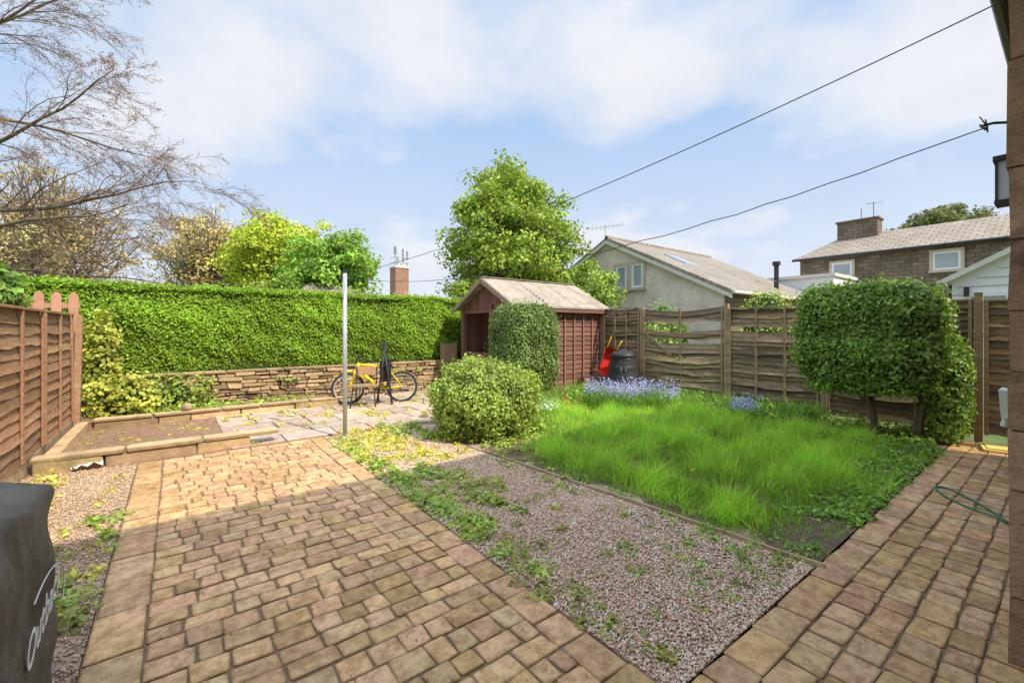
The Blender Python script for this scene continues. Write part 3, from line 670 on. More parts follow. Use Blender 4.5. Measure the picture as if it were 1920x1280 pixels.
# ================================================================= BUILDINGS
def window(e,L,face_u,vc,zc,w,h,surround=True,bars=1,n=-1):
    """window on a wall facing -u"""
    we=bpy.data.objects.new('window',None); we.location=(face_u,vc,zc); col.objects.link(we); we.parent=e; we.matrix_parent_inverse=Matrix.Translation(Vector(L)).inverted()
    wl=(face_u,vc,zc)
    mb=MB(); t=.095
    mb.box((face_u-.02,vc,zc+h/2-t/2),(.05,w,t)); mb.box((face_u-.02,vc,zc-h/2+t/2),(.05,w,t))
    for s in (-1,1): mb.box((face_u-.02,vc+s*(w/2-t/2),zc),(.05,t,h-2*t))
    for k in range(bars): mb.box((face_u-.02,vc-w/2+w*(k+1)/(bars+1),zc),(.045,t*.8,h-2*t))
    par(mb.obj('frame',M_white),we,wl)
    mb=MB(); mb.box((face_u-.004,vc,zc),(.012,w-2*t+.01,h-2*t+.01)); par(mb.obj('pane',M_glass),we,wl)
    if surround:
        mb=MB(); s=.12
        mb.box((face_u-.03,vc,zc+h/2+s/2),(.09,w+2*s,s)); mb.box((face_u-.05,vc,zc-h/2-s/2),(.14,w+2*s+.02,s))
        for q in (-1,1): mb.box((face_u-.03,vc+q*(w/2+s/2),zc),(.09,s,h))
        par(mb.obj('sill',M_trimstone),we,wl)
L=(16,13.4,0); e=thing('rendered_house',L,'pale rendered gable house with grey stone slate roof','house')
mb=MB(); mb.add([(16,7.95,-.1),(16,18.9,-.1),(16,18.9,3.1),(16,13.4,5.7),(16,7.95,3.1)],[(0,1,2,3,4)]); par(mb.obj('gable_wall',M_render),e,L)
mb=MB(); mb.add([(16,7.95,-.1),(25,7.95,-.1),(25,7.95,3.1),(16,7.95,3.1)],[(0,1,2,3)]); mb.add([(16,18.9,-.1),(25,18.9,-.1),(25,18.9,3.1),(16,18.9,3.1)],[(0,3,2,1)])
mb.add([(25,7.95,-.1),(25,18.9,-.1),(25,18.9,3.1),(25,13.4,5.7),(25,7.95,3.1)],[(4,3,2,1,0)]); par(mb.obj('side_wall',M_sidestone),e,L)
mb=MB(); slope(mb,7.6,3.0,13.4,5.84,15.85,25.2,.14); slope(mb,13.4,5.84,19.2,3.0,15.85,25.2,.14); mb.tube([(15.85,13.4,5.84),(25.2,13.4,5.84)],.1,8)
par(mb.obj('roof',M_slate),e,L)
mb=MB(); slope(mb,7.6,2.84,13.4,5.68,15.80,15.84,.14); slope(mb,13.4,5.68,19.2,2.84,15.80,15.84,.14); mb.tube([(15.85,7.54,2.92),(25.2,7.54,2.92)],.06,8); par(mb.obj('gutter',M_soffit),e,L)
mb=MB(); k=(5.84-3.0)/5.8
slope(mb,10.6,3.0+k*3.0+.05,11.7,3.0+k*4.1+.05,17.9,18.9,.05); par(mb.obj('skylight',M_glass),e,L)
window(e,L,16,12.62,3.92,.60,1.05,True,0); window(e,L,16,11.76,3.92,.60,1.05,True,0)
mb=MB(); x=(22.2,8.6); mb.tube([(x[0],x[1],3.3),(x[0],x[1],4.55)],.10,12); mb.tube([(x[0],x[1],4.55),(x[0],x[1],4.72)],.17,12); par(mb.obj('flue',M_black),e,L)
mb=MB(); a=(17.2,14.6); mb.tube([(a[0],a[1],5.2),(a[0],a[1],6.9)],.025,6); mb.tube([(a[0]-.3,a[1]+.9,6.75),(a[0]+.3,a[1]-.9,6.75)],.018,5)
for k in range(9):
    q=-.9+k*.22; mb.tube([(a[0]+q*.33,a[1]-q,6.62),(a[0]+q*.33,a[1]-q,6.9)],.012,4)
par(mb.obj('aerial',M_metal),e,L)
L=(32,4,0); e=thing('stone_house',L,'brown gritstone terrace house with stone slate roof and chimney','house')
mb=MB(); mb.box((34,0,2.8),(8,20.6,5.9)); par(mb.obj('wall',M_housestone),e,L)
mb=MB(); r=[(29.7,10.6,5.75),(29.7,-10.5,5.75),(34,-10.5,7.5),(34,9.2,7.5),(38.3,10.6,5.75),(38.3,-10.5,5.75)]
mb.add(r,[(0,1,2,3),(4,3,2,5),(0,3,4)]); par(mb.obj('roof',M_slatev),e,L)
mb=MB(); mb.tube([(29.65,10.6,5.7),(29.65,-10.5,5.7)],.08,6); par(mb.obj('gutter',M_black),e,L)
for vc,zc,w,h in [(8.2,4.95,.95,.8),(3.95,4.95,1.0,.9),(.2,4.95,1.0,.9),(8.2,2.6,1,1.2),(4,2.4,1,1.2)]: window(e,L,30,vc,zc,w,h,True,0)
mb=MB(); mb.box((33.6,8.3,7.6),(1.0,2.0,1.2)); mb.box((33.6,8.3,8.24),(1.15,2.15,.12))
mb.tube([(33.6,7.6,8.2),(33.6,7.6,9.3)],.02,5); mb.tube([(33.4,7.9,9.2),(33.8,7.2,9.25)],.015,5); mb.tube([(33.6,8.2,8.3),(33.6,8.2,9.0)],.02,5); par(mb.obj('chimney',M_housestone),e,L)
L=(27,9,0); e=thing('flat_roof_extension',L,'low flat-roofed white building beside stone house','building')
mb=MB(); mb.box((27.6,9.2,2.1),(3.6,3.6,4.2)); par(mb.obj('wall',M_white),e,L)
mb=MB(); mb.box((27.6,9.2,4.28),(3.8,3.8,.16)); par(mb.obj('roof',M_soffit),e,L)
L=(14,-1.4,0); e=thing('white_outbuilding',L,'white boarded outbuilding with grey pitched roof','outbuilding')
mb=MB(); mb.add([(14,1.8,-.1),(14,-4.6,-.1),(14,-4.6,2.65),(14,-1.4,4.5),(14,1.8,2.65)],[(4,3,2,1,0)]); mb.box((16.5,1.78,1.3),(5,.04,2.6))
for i in range(24): mb.box((13.99,-1.4,.2+i*.18),(.02,6.3-max(0,(.2+i*.18-2.5))*3.46,.012),t=(.6,.6,.6))
par(mb.obj('wall',M_white),e,L)
mb=MB(); slope(mb,-1.4,4.62,1.98,2.67,13.8,19,.12); slope(mb,-4.8,2.67,-1.4,4.62,13.8,19,.12); par(mb.obj('roof',M_soffit),e,L)
window(e,L,14,.9,1.95,1.3,.9,False,1)
mb=MB(); mb.box((13.93,1.52,2.42),(.1,.08,.2)); par(mb.obj('wall_light',M_black),e,L)
L=site(-13,31,0); e=thing('bungalow',L,'distant bungalow with low tan tiled roof','house')
mb=MB(); mb.box((L[0],L[1],1.7),(5.4,3.6,3.5)); par(mb.obj('wall',M_render),e,L)
mb=MB(); x,y=L[0],L[1]; mb.add([(x-3.1,y-2.1,3.4),(x+3.1,y-2.1,3.4),(x+3.1,y+2.1,3.4),(x-3.1,y+2.1,3.4),(x-1.3,y,4.75),(x+1.6,y,4.75)],[(0,1,5,4),(1,2,5),(2,3,4,5),(3,0,4)]); par(mb.obj('roof',M_slate),e,L)
L=site(-15.5,60,0); e=thing('brick_tower',L,'red brick tower topped with mobile phone antennas','tower')
mb=MB(); x,y=L[0],L[1]; mb.box((x,y,4.9),(1.9,1.9,9.9)); par(mb.obj('shaft',M_brick),e,L)
mb=MB(); mb.box((x,y,9.95),(2.1,2.1,.25)); mb.box((x+.1,y,10.3),(.9,.9,.5)); par(mb.obj('cap',M_soffit),e,L)
mb=MB()
for dx,dy,h in [(-.9,-.9,2.9),(-.5,.3,3.3),(.2,-.8,2.1),(.9,-.6,2.6),(.8,.6,3.1),(.1,.8,1.9)]:
    mb.tube([(x+dx,y+dy,9.8),(x+dx,y+dy,9.8+h)],.06,5); mb.box((x+dx,y+dy,9.8+h-.7),(.22,.22,1.0),t=(.55,.55,.58))
for z in (10.6,11.3): 
    mb.tube([(x-.95,y-.95,z),(x+.95,y-.95,z)],.05,4); mb.tube([(x-.95,y-.95,z),(x-.95,y+.95,z)],.05,4); mb.tube([(x+.95,y-.95,z),(x+.95,y+.95,z)],.05,4)
par(mb.obj('antenna',M_metal),e,L)
L=(3.5,0,0); e=thing('near_house',L,'brown stone cottage wall with projecting eaves and quoin blocks','house')
mb=MB(); z=0
while z<4.2:
    H=random.choice([.28,.34,.42,.5]); H=min(H,4.22-z); k=random.uniform(.75,1.25)
    mb.box((3.42,-.12,z+H/2),(.62,.64+random.uniform(-.008,.008),H-.012),0,(k,k*.95,k*.88),.007); z+=H
mb.box((3.42,-.12,2.10),(.60,.62,4.2),t=(.5,.5,.5))
par(mb.obj('quoin',M_nearstone),e,L)
mb=MB(); mb.box((5.95,-1.9,2.10),(4.5,4.16,4.2)); par(mb.obj('wall',M_nearstone),e,L)
mb=MB(); mb.box((-.9,-3.95,2.10),(9.0,6.8,4.2)); par(mb.obj('rear_bounce_wall',M_soffit),e,L)  # unseen rear wall, made pale to bounce light onto the patio
mb=MB(); slope(mb,.42,4.50,-4.5,7.35,-5.5,8.3,.14); slope(mb,-4.5,7.35,-9.5,4.5,-5.5,8.3,.14); par(mb.obj('roof',M_slate),e,L)
mb=MB(); mb.box((1.4,.30,4.30),(13.8,.03,.2)); mb.tube([(-5.5,.40,4.38),(8.3,.40,4.38)],.06,8); par(mb.obj('gutter',M_fascia),e,L)
mb=MB(); mb.box((1.4,-.05,4.23),(13.8,.66,.03)); par(mb.obj('soffit',M_soffit),e,L)

# ================================================================= OBJECTS
P0=(1.92,6.42); L=(P0[0],P0[1],0); e=thing('clothes_post',L,'grey galvanised metal clothes line post beside the patio','post')
mb=MB(); mb.tube([(P0[0],P0[1],-.02),(P0[0],P0[1],2.40)],.030,14); par(mb.obj('pole',M_metal,True),e,L)
mb=MB(); mb.tube([(P0[0],P0[1],2.40),(P0[0],P0[1],2.44)],.036,14); mb.tube([(P0[0]-.09,P0[1]-.02,2.33),(P0[0]+.09,P0[1]+.02,2.33)],.008,6); par(mb.obj('cap',M_black),e,L)
mb=MB(); mb.tube([(P0[0],P0[1],0.0),(P0[0],P0[1],.06)],[.06,.045],12); par(mb.obj('base',M_metal),e,L)
def wire(name,a,b,sag,r,label,knots=False):
    mb=MB(); n=36; a=Vector(a);b=Vector(b); pts=[]
    for i in range(n+1):
        t=i/n; p=a.lerp(b,t); p.z-=sag*4*t*(1-t); 
        if knots: p+=Vector((random.uniform(-1,1),random.uniform(-1,1),random.uniform(-1,1)))*.008
        pts.append(p)
    mb.tube(pts,r,6); return tag(mb.obj(name,M_cable),label,'clothes line','clothes lines')
wire('clothes_line',(3.09,.178,3.15),(P0[0],P0[1]-.02,2.36),.16,.0032,'green clothes line strung from house to metal post')
o=wire('clothes_line',(3.46,.30,2.69),(P0[0]+.02,P0[1]-.02,2.32),.32,.0032,'slack knotted clothes line strung from wall hook to post',True)
mb=MB(); mb.tube([(3.62,.20,2.72),(3.5,.28,2.71),(3.44,.32,2.69),(3.42,.30,2.66)],.007,6)
for k in range(7):
    a=random.uniform(0,6.28); b=random.uniform(-1,1); mb.tube([(3.46,.30,2.69),(3.46+.05*math.cos(a),.30+.03*math.sin(a),2.69+.06*b)],.0035,4)
tag(mb.obj('line_hook',M_black),'black wall hook with knotted line ends','hook')

L=(3.85,.26,2.3); e=thing('wall_lantern',L,'black and glass outdoor wall lantern on stone wall','lantern')
mb=MB(); mb.box((3.85,.25,2.585),(.17,.11,.03)); mb.box((3.85,.25,2.335),(.15,.10,.02)); mb.box((3.85,.205,2.46),(.10,.02,.2))
for s in (-1,1):
    for q in (-1,1): mb.box((3.85+s*.068,.25+q*.042,2.46),(.01,.01,.23))
par(mb.obj('housing',M_black),e,L)
mb=MB(); mb.box((3.85,.252,2.46),(.125,.075,.225)); par(mb.obj('glass',mk('lantern_glass_mat',(.55,.6,.62),(.4,.45,.48),4,0,1,.15)),e,L)
L=(3.9,.26,1.15); e=thing('outside_tap',L,'pale green plastic hose bracket on wall','tap')
mb=MB(); mb.box((3.9,.235,1.16),(.10,.09,.16),jit=.01); mb.tube([(3.9,.25,1.1),(3.9,.27,1.02)],.018,8); par(mb.obj('bracket',mk('tap_mat',(.60,.70,.58),(.5,.6,.5),6,.1,30,.4)),e,L)
pts=[(4.7,.22,.035),(5.0,.26,.035),(5.4,.38,.035),(5.75,.58,.035),(6.0,.78,.035),(5.93,.86,.035),(5.7,.76,.035),(5.5,.58,.035),(5.35,.38,.045),(5.15,.26,.045),(4.9,.20,.035)]
def smooth(pts,n=6):
    out=[]; P=[Vector(p) for p in pts]
    for i in range(len(P)-1):
        a,b,c,d=P[max(i-1,0)],P[i],P[i+1],P[min(i+2,len(P)-1)]
        for k in range(n):
            t=k/n; out.append(.5*((2*b)+(c-a)*t+(2*a-5*b+4*c-d)*t*t+(3*b-a-3*c+d)*t**3))
    out.append(P[-1]); return out
mb=MB(); mb.tube(smooth(pts),.008,7); tag(mb.obj('garden_hose',M_hose,True),'green garden hose looped on the stone path','hose')
mb=MB(); mb.box((8.45,.62,.045),(.45,.34,.03),rz=.2,jit=.01); mb.box((8.45,.62,.068),(.36,.26,.012),rz=.2); tag(mb.obj('yellow_board',mk('yellow_board_mat',(.80,.64,.22),(.7,.52,.18),5,.3,30)),'yellow wooden board lying at the end of path','board')

c=site(2.62,10.3); L=(c[0],c[1],0); e=thing('compost_bin',L,'black plastic conical compost bin with round lid','compost bin')
mb=MB(); pr=[]
for i in range(25):
    z=i/24*.92; r=.44-.17*(z/.92)**1.3; pr.append((r+(.014 if i%6==0 else 0),z))
mb.lathe(L,[(.46,0)]+pr,40); par(mb.obj('body',M_black,True),e,L)
mb=MB(); mb.lathe((L[0],L[1],.92),[(.28,0),(.30,.02),(.30,.06),(.27,.10),(.22,.14),(.12,.17),(.06,.18),(.05,.20)],40); par(mb.obj('lid',M_black,True),e,L)
mb=MB()
for k in (-.05,.05):
    d=Vector((-L[0],-L[1],0)).normalized(); s=Vector((-d.y,d.x,0)); p=Vector((L[0],L[1],.68))+d*.335+s*k; mb.box(p,(.04,.05,.09))
par(mb.obj('handle',mk('grey_plastic_mat',(.12,.12,.12),(.16,.16,.16),5,.1)),e,L)
c=site(2.33,10.65); L=(c[0],c[1],0); e=thing('wheelbarrow',L,'small red wheelbarrow tipped on end beside compost bin','wheelbarrow')
Mw=Matrix.Translation((L[0],L[1],.78))@Matrix.Rotation(math.radians(-37.6),4,'Z')@Matrix.Rotation(math.radians(22),4,'Y')@Matrix.Scale(.78,4)
mb=MB(); o=[(-.20,0,.42),(.20,0,.46),(.16,0,-.42),(-.16,0,-.40)]; i_=[(-.12,.20,.30),(.12,.20,.32),(.10,.16,-.30),(-.10,.16,-.28)]
mb.add(o+i_,[(4,5,6,7),(0,1,5,4),(1,2,6,5),(2,3,7,6),(3,0,4,7)]); mb.add([(x,y-.004,z) for x,y,z in o]+[(x*1.08,y-.02,z*1.06) for x,y,z in o],[(0,4,5,1),(1,5,6,2),(2,6,7,3),(3,7,4,0)])
par(mb.obj('tray',M_red,M=Mw),e,L)
mb=MB(); 
for s in (-.12,.12): mb.tube([(s,.2,-.5),(s,.22,.2),(s*1.3,.12,.55),(s*1.5,.02,.80)],.014,8)
par(mb.obj('handle',M_yellow,True,M=Mw),e,L)
mb=MB(); ring=[(0,.2+.13*math.cos(a),-.75+.20*math.sin(a)) for a in [2*math.pi*k/20 for k in range(20)]]; mb.tube(ring,.035,8,closed=True); mb.tube([(-.14,.2,-.75),(.14,.2,-.75)],.01,6)
for s in (-.12,.12): mb.tube([(s,.2,-.5),(s,.2,-.75)],.012,6)
par(mb.obj('wheel',M_rubber,True,M=Mw),e,L)

A=Vector((2.84,9.30,.02)); Bp=Vector((3.92,8.92,.02)); hd=(Bp-A).normalized(); ang=math.atan2(hd.y,hd.x)
MBk=Matrix.Translation(A)@Matrix.Rotation(ang,4,'Z')@Matrix.Rotation(math.radians(-6),4,'X')
L=tuple(A); e=thing('bicycle',L,'yellow mountain bike leaning by the stone wall','bicycle')
WB=1.10; RW=.33
def circ(cx,cz,r,n=36,y=0): return [(cx+r*math.cos(2*math.pi*k/n),y,cz+r*math.sin(2*math.pi*k/n)) for k in range(n)]
for cx in (0,WB):
    we=bpy.data.objects.new('wheel',None); wl=MBk@Vector((cx,0,RW)); we.location=wl; col.objects.link(we); we.parent=e; we.matrix_parent_inverse=Matrix.Translation(Vector(L)).inverted()
    mb=MB(); mb.tube(circ(cx,RW,RW-.025),.027,8,closed=True); par(mb.obj('tyre',M_rubber,True,M=MBk),we,wl)
    mb=MB(); mb.tube(circ(cx,RW,RW-.055),.011,6,closed=True)
    for k in range(24):
        a=2*math.pi*k/24; mb.tube([(cx+.02*math.cos(a+.6),.03*(-1)**k,RW+.02*math.sin(a+.6)),(cx+(RW-.06)*math.cos(a),0,RW+(RW-.06)*math.sin(a))],.002,3,cap=False)
    mb.tube([(cx,-.05,RW),(cx,.05,RW)],.022,8); par(mb.obj('rim',M_metal,True,M=MBk),we,wl)
HT=(.22,0,.86); HB=(.17,0,.70); BB=(.66,0,.30); ST=(.80,0,.76); RA=(WB,0,RW)
mb=MB(); mb.tube([HT,HB],.034,8); mb.tube([(.215,0,.82),ST],.028,8); mb.tube([(.18,0,.72),BB],.038,8); mb.tube([BB,ST],.026,8)
for y in (-.05,.05): mb.tube([(BB[0],y*.6,BB[2]),(RA[0],y,RA[2])],.014,6); mb.tube([(ST[0],y*.4,ST[2]-.03),(RA[0],y,RA[2])],.013,6)
par(mb.obj('frame',M_yellow,True,M=MBk),e,L)
mb=MB(); mb.tube([(.17,-.055,.70),(.17,.055,.70)],.034,8)
for y in (-.055,.055): mb.tube([(.17,y,.70),(.07,y,.42),(0,y,RW)],[.034,.032,.02],8)
mud=[(.0+(RW+.035)*math.cos(a),0,RW+(RW+.035)*math.sin(a)) for a in [math.radians(30+k*10) for k in range(9)]]
mb.tube(mud,.024,6)
par(mb.obj('fork',M_yellow,True,M=MBk),e,L)
mb=MB(); mb.tube([HT,(.235,0,.93),(.19,0,.97)],.015,8); mb.tube([(.27,-.32,1.0),(.22,-.2,.98),(.19,0,.97),(.22,.2,.98),(.27,.32,1.0)],.012,8); 
for s in (-1,1): mb.tube([(.26,s*.22,.985),(.29,s*.33,1.0)],.018,8)
par(mb.obj('handlebar',M_black,True,M=MBk),e,L)
mb=MB(); mb.tube([ST,(.83,0,.88)],.013,8); mb.add([(.70,-.03,.91),(.70,.03,.91),(.95,.08,.92),(.97,0,.93),(.95,-.08,.92),(.71,-.02,.87),(.71,.02,.87),(.93,.06,.87),(.95,0,.87),(.93,-.06,.87)],[(0,1,2,3,4)[::-1],(5,6,7,8,9),(0,5,6,1)[::-1],(1,6,7,2)[::-1],(2,7,8,3)[::-1],(3,8,9,4)[::-1],(4,9,5,0)[::-1]]); par(mb.obj('saddle',M_black,M=MBk),e,L)
mb=MB(); mb.tube(circ(BB[0],BB[2],.09,20,-.04),.008,5,closed=True); mb.tube([(BB[0],-.06,BB[2]),(BB[0]+.12,-.07,BB[2]-.12)],.011,6); mb.tube([(BB[0],.06,BB[2]),(BB[0]-.12,.07,BB[2]+.12)],.011,6); mb.box((BB[0]+.12,-.12,BB[2]-.12),(.09,.08,.02)); mb.box((BB[0]-.12,.12,BB[2]+.12),(.09,.08,.02)); par(mb.obj('pedal',M_black,M=MBk),e,L)
c=site(-2.98,8.85); L=(c[0],c[1],.03); Mc=Matrix.Translation(L)@Matrix.Rotation(math.radians(-30),4,'Z')
e=thing('school_chair',L,'small wooden chair with dark metal legs on flagstones','chair')
mb=MB(); mb.box((0,0,.42),(.52,.38,.025)); mb.box((0,-.20,.425),(.48,.03,.035)); par(mb.obj('seat',M_wood,M=Mc),e,L)
mb=MB(); mb.box((0,.20,.70),(.46,.02,.18),t=(1.6,1.4,1.2)); par(mb.obj('backrest',M_wood,M=Mc),e,L)
for s in (-1,1):
    mb=MB(); mb.tube([(s*.24,-.22,0),(s*.20,-.14,.41)],.014,8); par(mb.obj('leg',M_black,True,M=Mc),e,L)
    mb=MB(); mb.tube([(s*.24,.26,0),(s*.20,.16,.41),(s*.20,.19,.78)],.014,8); par(mb.obj('leg',M_black,True,M=Mc),e,L)
c=site(-2.62,9.10); L=(c[0],c[1],.03); e=thing('folded_frame',L,'dark folded metal frame standing against the bicycle','garden frame')
mb=MB(); R=Vector((.792,-.610,0)); F=Vector((.61,.792,0)); b=Vector(L)
mb.tube([b-R*.20,b-R*.05+F*.15+Vector((0,0,1.3))],.022,8); mb.tube([b+R*.12,b-R*.13+F*.2+Vector((0,0,1.32))],.022,8); mb.tube([b-R*.16+Vector((0,0,.3)),b+R*.1+Vector((0,0,.3))],.014,6); mb.tube([b-R*.10+F*.1+Vector((0,0,.8)),b+F*.1+Vector((0,0,.8))],.014,6)
par(mb.obj('frame_tube',M_black,True),e,L)
mb=MB(); mb.box(b+F*.15-R*.06+Vector((0,0,.66)),(.24,.02,.42),rz=-.65); par(mb.obj('fabric',M_rubber),e,L)
mb=MB(); mb.lathe((.15,9.43,.175),[(.0,0),(.05,.01),(.075,.04),(.08,.07),(.07,.11),(.04,.135),(.0,.14)],16); tag(mb.obj('stone_ball',M_stone,True),'small round stone resting on the edging wall','stone')
mb=MB(); p=site(-4.85,4.78,.0)
vs=[];fs=[]
for j in range(6):
    for i in range(6): vs.append((p[0]+.05*i+random.uniform(-.02,.02),p[1]+.045*j+random.uniform(-.02,.02),.03+random.uniform(0,.09)))
for j in range(5):
    for i in range(5): fs.append((j*6+i,j*6+i+1,j*6+7+i,j*6+6+i))
mb.add(vs,fs); tag(mb.obj('plastic_bag',M_white,True),'crumpled white plastic bag on the gravel','litter')

# covered barbecue
L=(-.85,2.2,0); e=thing('barbecue_cover',L,'slumped dark grey vinyl barbecue cover with white lettering','barbecue cover')
u0,u1,v0,v1,H=-1.35,-.42,1.2,2.94,.97
vs=[];fs=[]; U,V=128,44
for j in range(V+1):
    t=j/V
    for i in range(U):
        a=2*math.pi*i/U; ca,sa=math.cos(a),math.sin(a); p=8
        r=(abs(ca)**p+abs(sa)**p)**(-1/p)
        if t<.6: z=H*.90*t/.6; k=1.0+.010*math.sin(a*11+z*3)*(1-t)
        else:
            q=(t-.6)/.4; k=1-.05*math.sin(min(q/.25,1)*1.57)-.95*max(0,(q-.12)/.88); k=max(k,.0); z=H*.90+.09*math.sin(min(q/.3,1)*1.57)+.015*math.sin(a*5+q*4)*(1-q)+.010*math.sin(a*13)*(1-q)-.03*max(0,q-.4)
        x=(u0+u1)/2+(u1-u0)/2*ca*r*k; y=(v0+v1)/2+(v1-v0)/2*sa*r*k
        f=.008*math.sin(y*13+z*9)+.007*math.sin(z*19+x*11+y*5)+.003*math.sin(y*41+z*13)
        vs.append((x+f*(ca*r*k),y+f*(sa*r*k),z+.008*math.sin(x*15+y*9)+.004*math.sin(x*37-y*23)))
for j in range(V):
    for i in range(U): i2=(i+1)%U; fs.append((j*U+i,j*U+i2,(j+1)*U+i2,(j+1)*U+i))
mb=MB(); mb.add(vs,fs); par(mb.obj('cover',M_cover,True),e,L)
cu=bpy.data.curves.new('lettering','FONT'); cu.body='Outback'; cu.size=.155; cu.extrude=.001; cu.align_x='CENTER'; cu.shear=.4
to=bpy.data.objects.new('lettering_source',cu); col.objects.link(to)
bpy.context.view_layer.update(); dg=bpy.context.evaluated_depsgraph_get(); me=bpy.data.meshes.new_from_object(to.evaluated_get(dg)); bpy.data.objects.remove(to)
Mt=Matrix.Translation((-.398,2.42,.46))@Matrix.Rotation(math.radians(90),4,'Z')@Matrix.Rotation(math.radians(90),4,'X')@Matrix.Rotation(math.radians(8),4,'Z')
me.transform(Mt); me.materials.clear(); me.materials.append(mk('white_print_mat',(.8,.8,.78),(.7,.7,.68),8,0))
a=me.color_attributes.new(name='tint',type='FLOAT_COLOR',domain='POINT'); a.data.foreach_set('color',np.ones(len(me.vertices)*4,dtype=np.float32))
lo=bpy.data.objects.new('lettering',me); col.objects.link(lo); par(lo,e,L)
mb=MB(); n=40
mb.tube([(-.398,2.42+.36*math.cos(q),.48+.16*math.sin(q)) for q in [-.5+2.6*k/n for k in range(n)]],.0025,4)
par(mb.obj('stitching',bpy.data.materials['white_print_mat']),e,L)

# flowers
def clump(name,label,cx,cy,r,n,h,pet,cat='flowers',group=None,psize=.022,per=9):
    L=(cx,cy,0.02); e=thing(name,L,label,cat,group); N=n
    a=rng.uniform(0,6.28,N); rr=r*np.sqrt(rng.random(N)); H=h*rng.uniform(.7,1.15,N)
    bx=cx+rr*np.cos(a); by=cy+rr*np.sin(a)
    m=n*6; ia=rng.integers(0,N,m); P=np.stack([bx[ia]+rng.normal(0,.03,m),by[ia]+rng.normal(0,.03,m),np.full(m,.02)],1); hh=h*rng.uniform(.4,.9,m)
    o=inst('leaf_blade',BLADE_V,BLADE_F,P,frames(np.concatenate([rng.normal(0,.35,(m,2)),np.ones((m,1))],1),rng.uniform(0,6.28,m)),np.stack([np.full(m,.014),hh,hh],1),tints((.24,.42,.08),m),M_leaf); par(o,e,L); o["kind"]="stuff"
    k=per; idx=np.repeat(np.arange(N),k); P=np.stack([bx[idx]+rng.normal(0,.018,N*k),by[idx]+rng.normal(0,.018,N*k),H[idx]*(1-rng.random(N*k)*.40)],1)
    o=leaves('petals',P,rng.normal(size=(N*k,3)),psize*1.4,pet,M_petal,.8,None,.2); par(o,e,L); o["kind"]="stuff"
BB_=(.52,.50,.88)
for (x,y,r,n) in [(1.7,8.6,.26,100),(2.1,8.35,.28,130),(2.55,8.6,.28,110),(2.95,8.3,.22,60)]:
    c=site(x,y); clump('bluebell_clump','clump of pale lilac bluebells in the border',c[0],c[1],r,n,.58,BB_,'flowers','bluebells in the border')
c=site(3.9,7.3); clump('bluebell_clump','small separate clump of pale lilac bluebells near the fence',c[0],c[1],.22,80,.45,BB_,'flowers','bluebells in the border')
for (x,y,p,l,n) in [(.62,7.6,(.8,.8,.76),'white',22),(1.1,7.9,(.6,.05,.03),'red',5),(.95,8.6,(.55,.05,.05),'dark red',6),(4.1,7.2,(.8,.7,.1),'yellow',10),(2.0,9.5,(.6,.08,.1),'red',6)]:
    c=site(x,y); clump('flower_clump','small clump of %s spring flowers among leaves'%l,c[0],c[1],.22,n,.34,p,'flowers',None,.03,6)
N=26; P=np.stack([3.8+rng.random(N)*3.8,1.8+rng.random(N)*4,.14+rng.random(N)*.06],1); Pr=np.repeat(P,10,0)+rng.normal(0,.008,(N*10,3))
stuff(leaves('dandelions',Pr,np.tile([0,0,1.],(N*10,1)),.022,(.75,.6,.03),M_petal,.4),'scattered yellow dandelion flowers in the grass','flowers')

# ================================================================= LIGHT / SKY
sd=Vector((-.27,1,-1.08)).normalized()
sun=bpy.data.lights.new('sun','SUN'); sun.energy=4.8; sun.angle=math.radians(.6); sun.color=(1,.90,.74)
so=bpy.data.objects.new('sun',sun); so.rotation_euler=sd.to_track_quat('-Z','Y').to_euler(); col.objects.link(so); so.location=(0,-5,12)
w=bpy.data.worlds.new('World'); scene.world=w; w.use_nodes=True; nt=w.node_tree; bg=nt.nodes['Background']
sky=nt.nodes.new('ShaderNodeTexSky'); sky.sky_type='NISHITA'; sky.sun_disc=False; sky.sun_elevation=math.asin(-sd.z); sky.sun_rotation=math.atan2(-sd.x,-sd.y)
sky.air_density=1.0; sky.dust_density=.6; sky.ozone_density=1.5
tc=nt.nodes.new('ShaderNodeTexCoord'); sp=nt.nodes.new('ShaderNodeSeparateXYZ'); nt.links.new(tc.outputs['Generated'],sp.inputs[0])
def mth(op,a,b=None):
    n=nt.nodes.new('ShaderNodeMath'); n.operation=op
    for i,x in enumerate((a,b)):
        if x is None: continue
        if isinstance(x,(int,float)): n.inputs[i].default_value=x
        else: nt.links.new(x,n.inputs[i])
    return n.outputs[0]
zz=mth('ADD',mth('MAXIMUM',sp.outputs[2],0.0),.28)
cb=nt.nodes.new('ShaderNodeCombineXYZ'); nt.links.new(mth('DIVIDE',sp.outputs[0],zz),cb.inputs[0]); nt.links.new(mth('DIVIDE',sp.outputs[1],zz),cb.inputs[1])
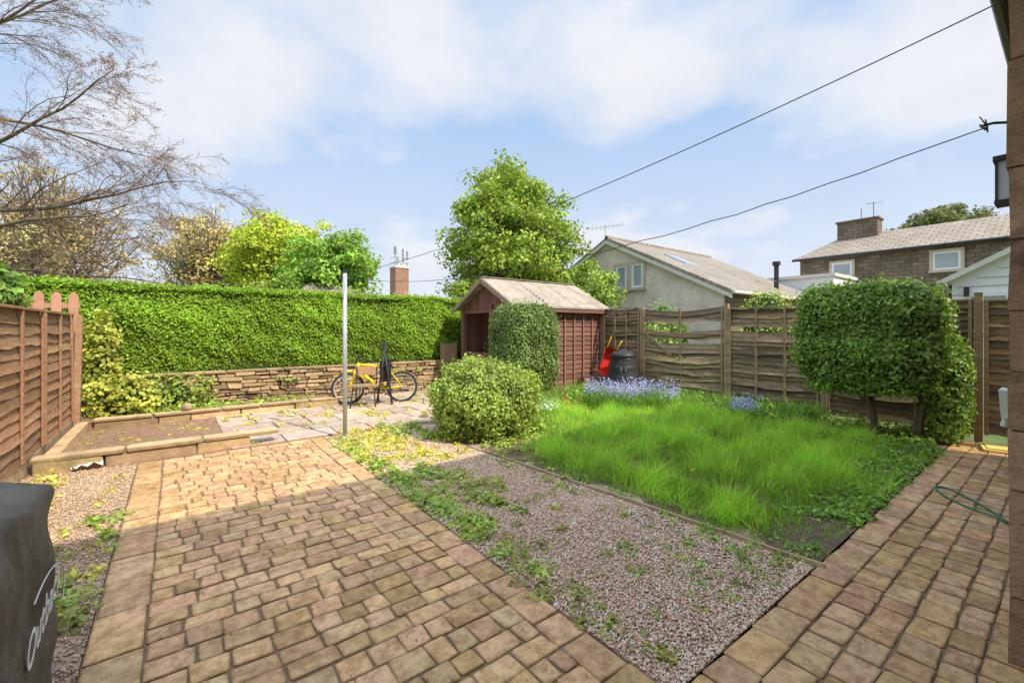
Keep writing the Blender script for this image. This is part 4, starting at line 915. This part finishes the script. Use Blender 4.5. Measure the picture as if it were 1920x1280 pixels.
f1=noise(nt,cb.outputs[0],1.15,5,.5)
m1=nt.nodes.new('ShaderNodeMapRange'); m1.interpolation_type='SMOOTHSTEP'; m1.inputs['From Min'].default_value=.38; m1.inputs['From Max'].default_value=.60; nt.links.new(f1,m1.inputs['Value'])
hz=nt.nodes.new('ShaderNodeMapRange'); hz.inputs['From Min'].default_value=.0; hz.inputs['From Max'].default_value=.48; hz.inputs['To Min'].default_value=.95; hz.inputs['To Max'].default_value=.0; nt.links.new(sp.outputs[2],hz.inputs['Value'])
fac=mth('MAXIMUM',m1.outputs[0],hz.outputs[0])
f2=ramp(nt,noise(nt,cb.outputs[0],2.6,5,.6),.3,.75)
cc=mixrgb(nt,'MIX',f2,(5.5,5.65,6.15),(6.6,6.55,6.65))
blue=mixrgb(nt,'MIX',.85,sky.outputs[0],(2.9,4.4,6.7))
sc=mixrgb(nt,'MIX',mth('MULTIPLY',fac,.93),blue,cc)
# added fill: unseen sky overhead brightened above the horizon to lift the shadows
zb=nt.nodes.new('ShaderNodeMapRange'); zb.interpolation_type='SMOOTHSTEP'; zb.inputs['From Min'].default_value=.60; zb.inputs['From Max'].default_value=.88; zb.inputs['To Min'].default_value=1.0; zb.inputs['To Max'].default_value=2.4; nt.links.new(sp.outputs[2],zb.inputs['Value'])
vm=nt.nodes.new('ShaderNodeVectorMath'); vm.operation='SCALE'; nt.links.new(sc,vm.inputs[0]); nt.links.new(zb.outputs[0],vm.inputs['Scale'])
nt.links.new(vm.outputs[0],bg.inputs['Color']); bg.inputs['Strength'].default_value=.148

# ================================================================= CAMERA
cam=bpy.data.cameras.new('camera'); cam.sensor_width=36; cam.lens=818/1920*36; cam.shift_y=-.0125; cam.clip_start=.05; cam.clip_end=1500
co=bpy.data.objects.new('camera',cam); co.location=(0,0,1.6); co.rotation_euler=(math.radians(90),0,-math.atan2(.610,.792)); col.objects.link(co); scene.camera=co
scene.view_settings.view_transform='Standard'; scene.view_settings.look='None'; scene.view_settings.exposure=0
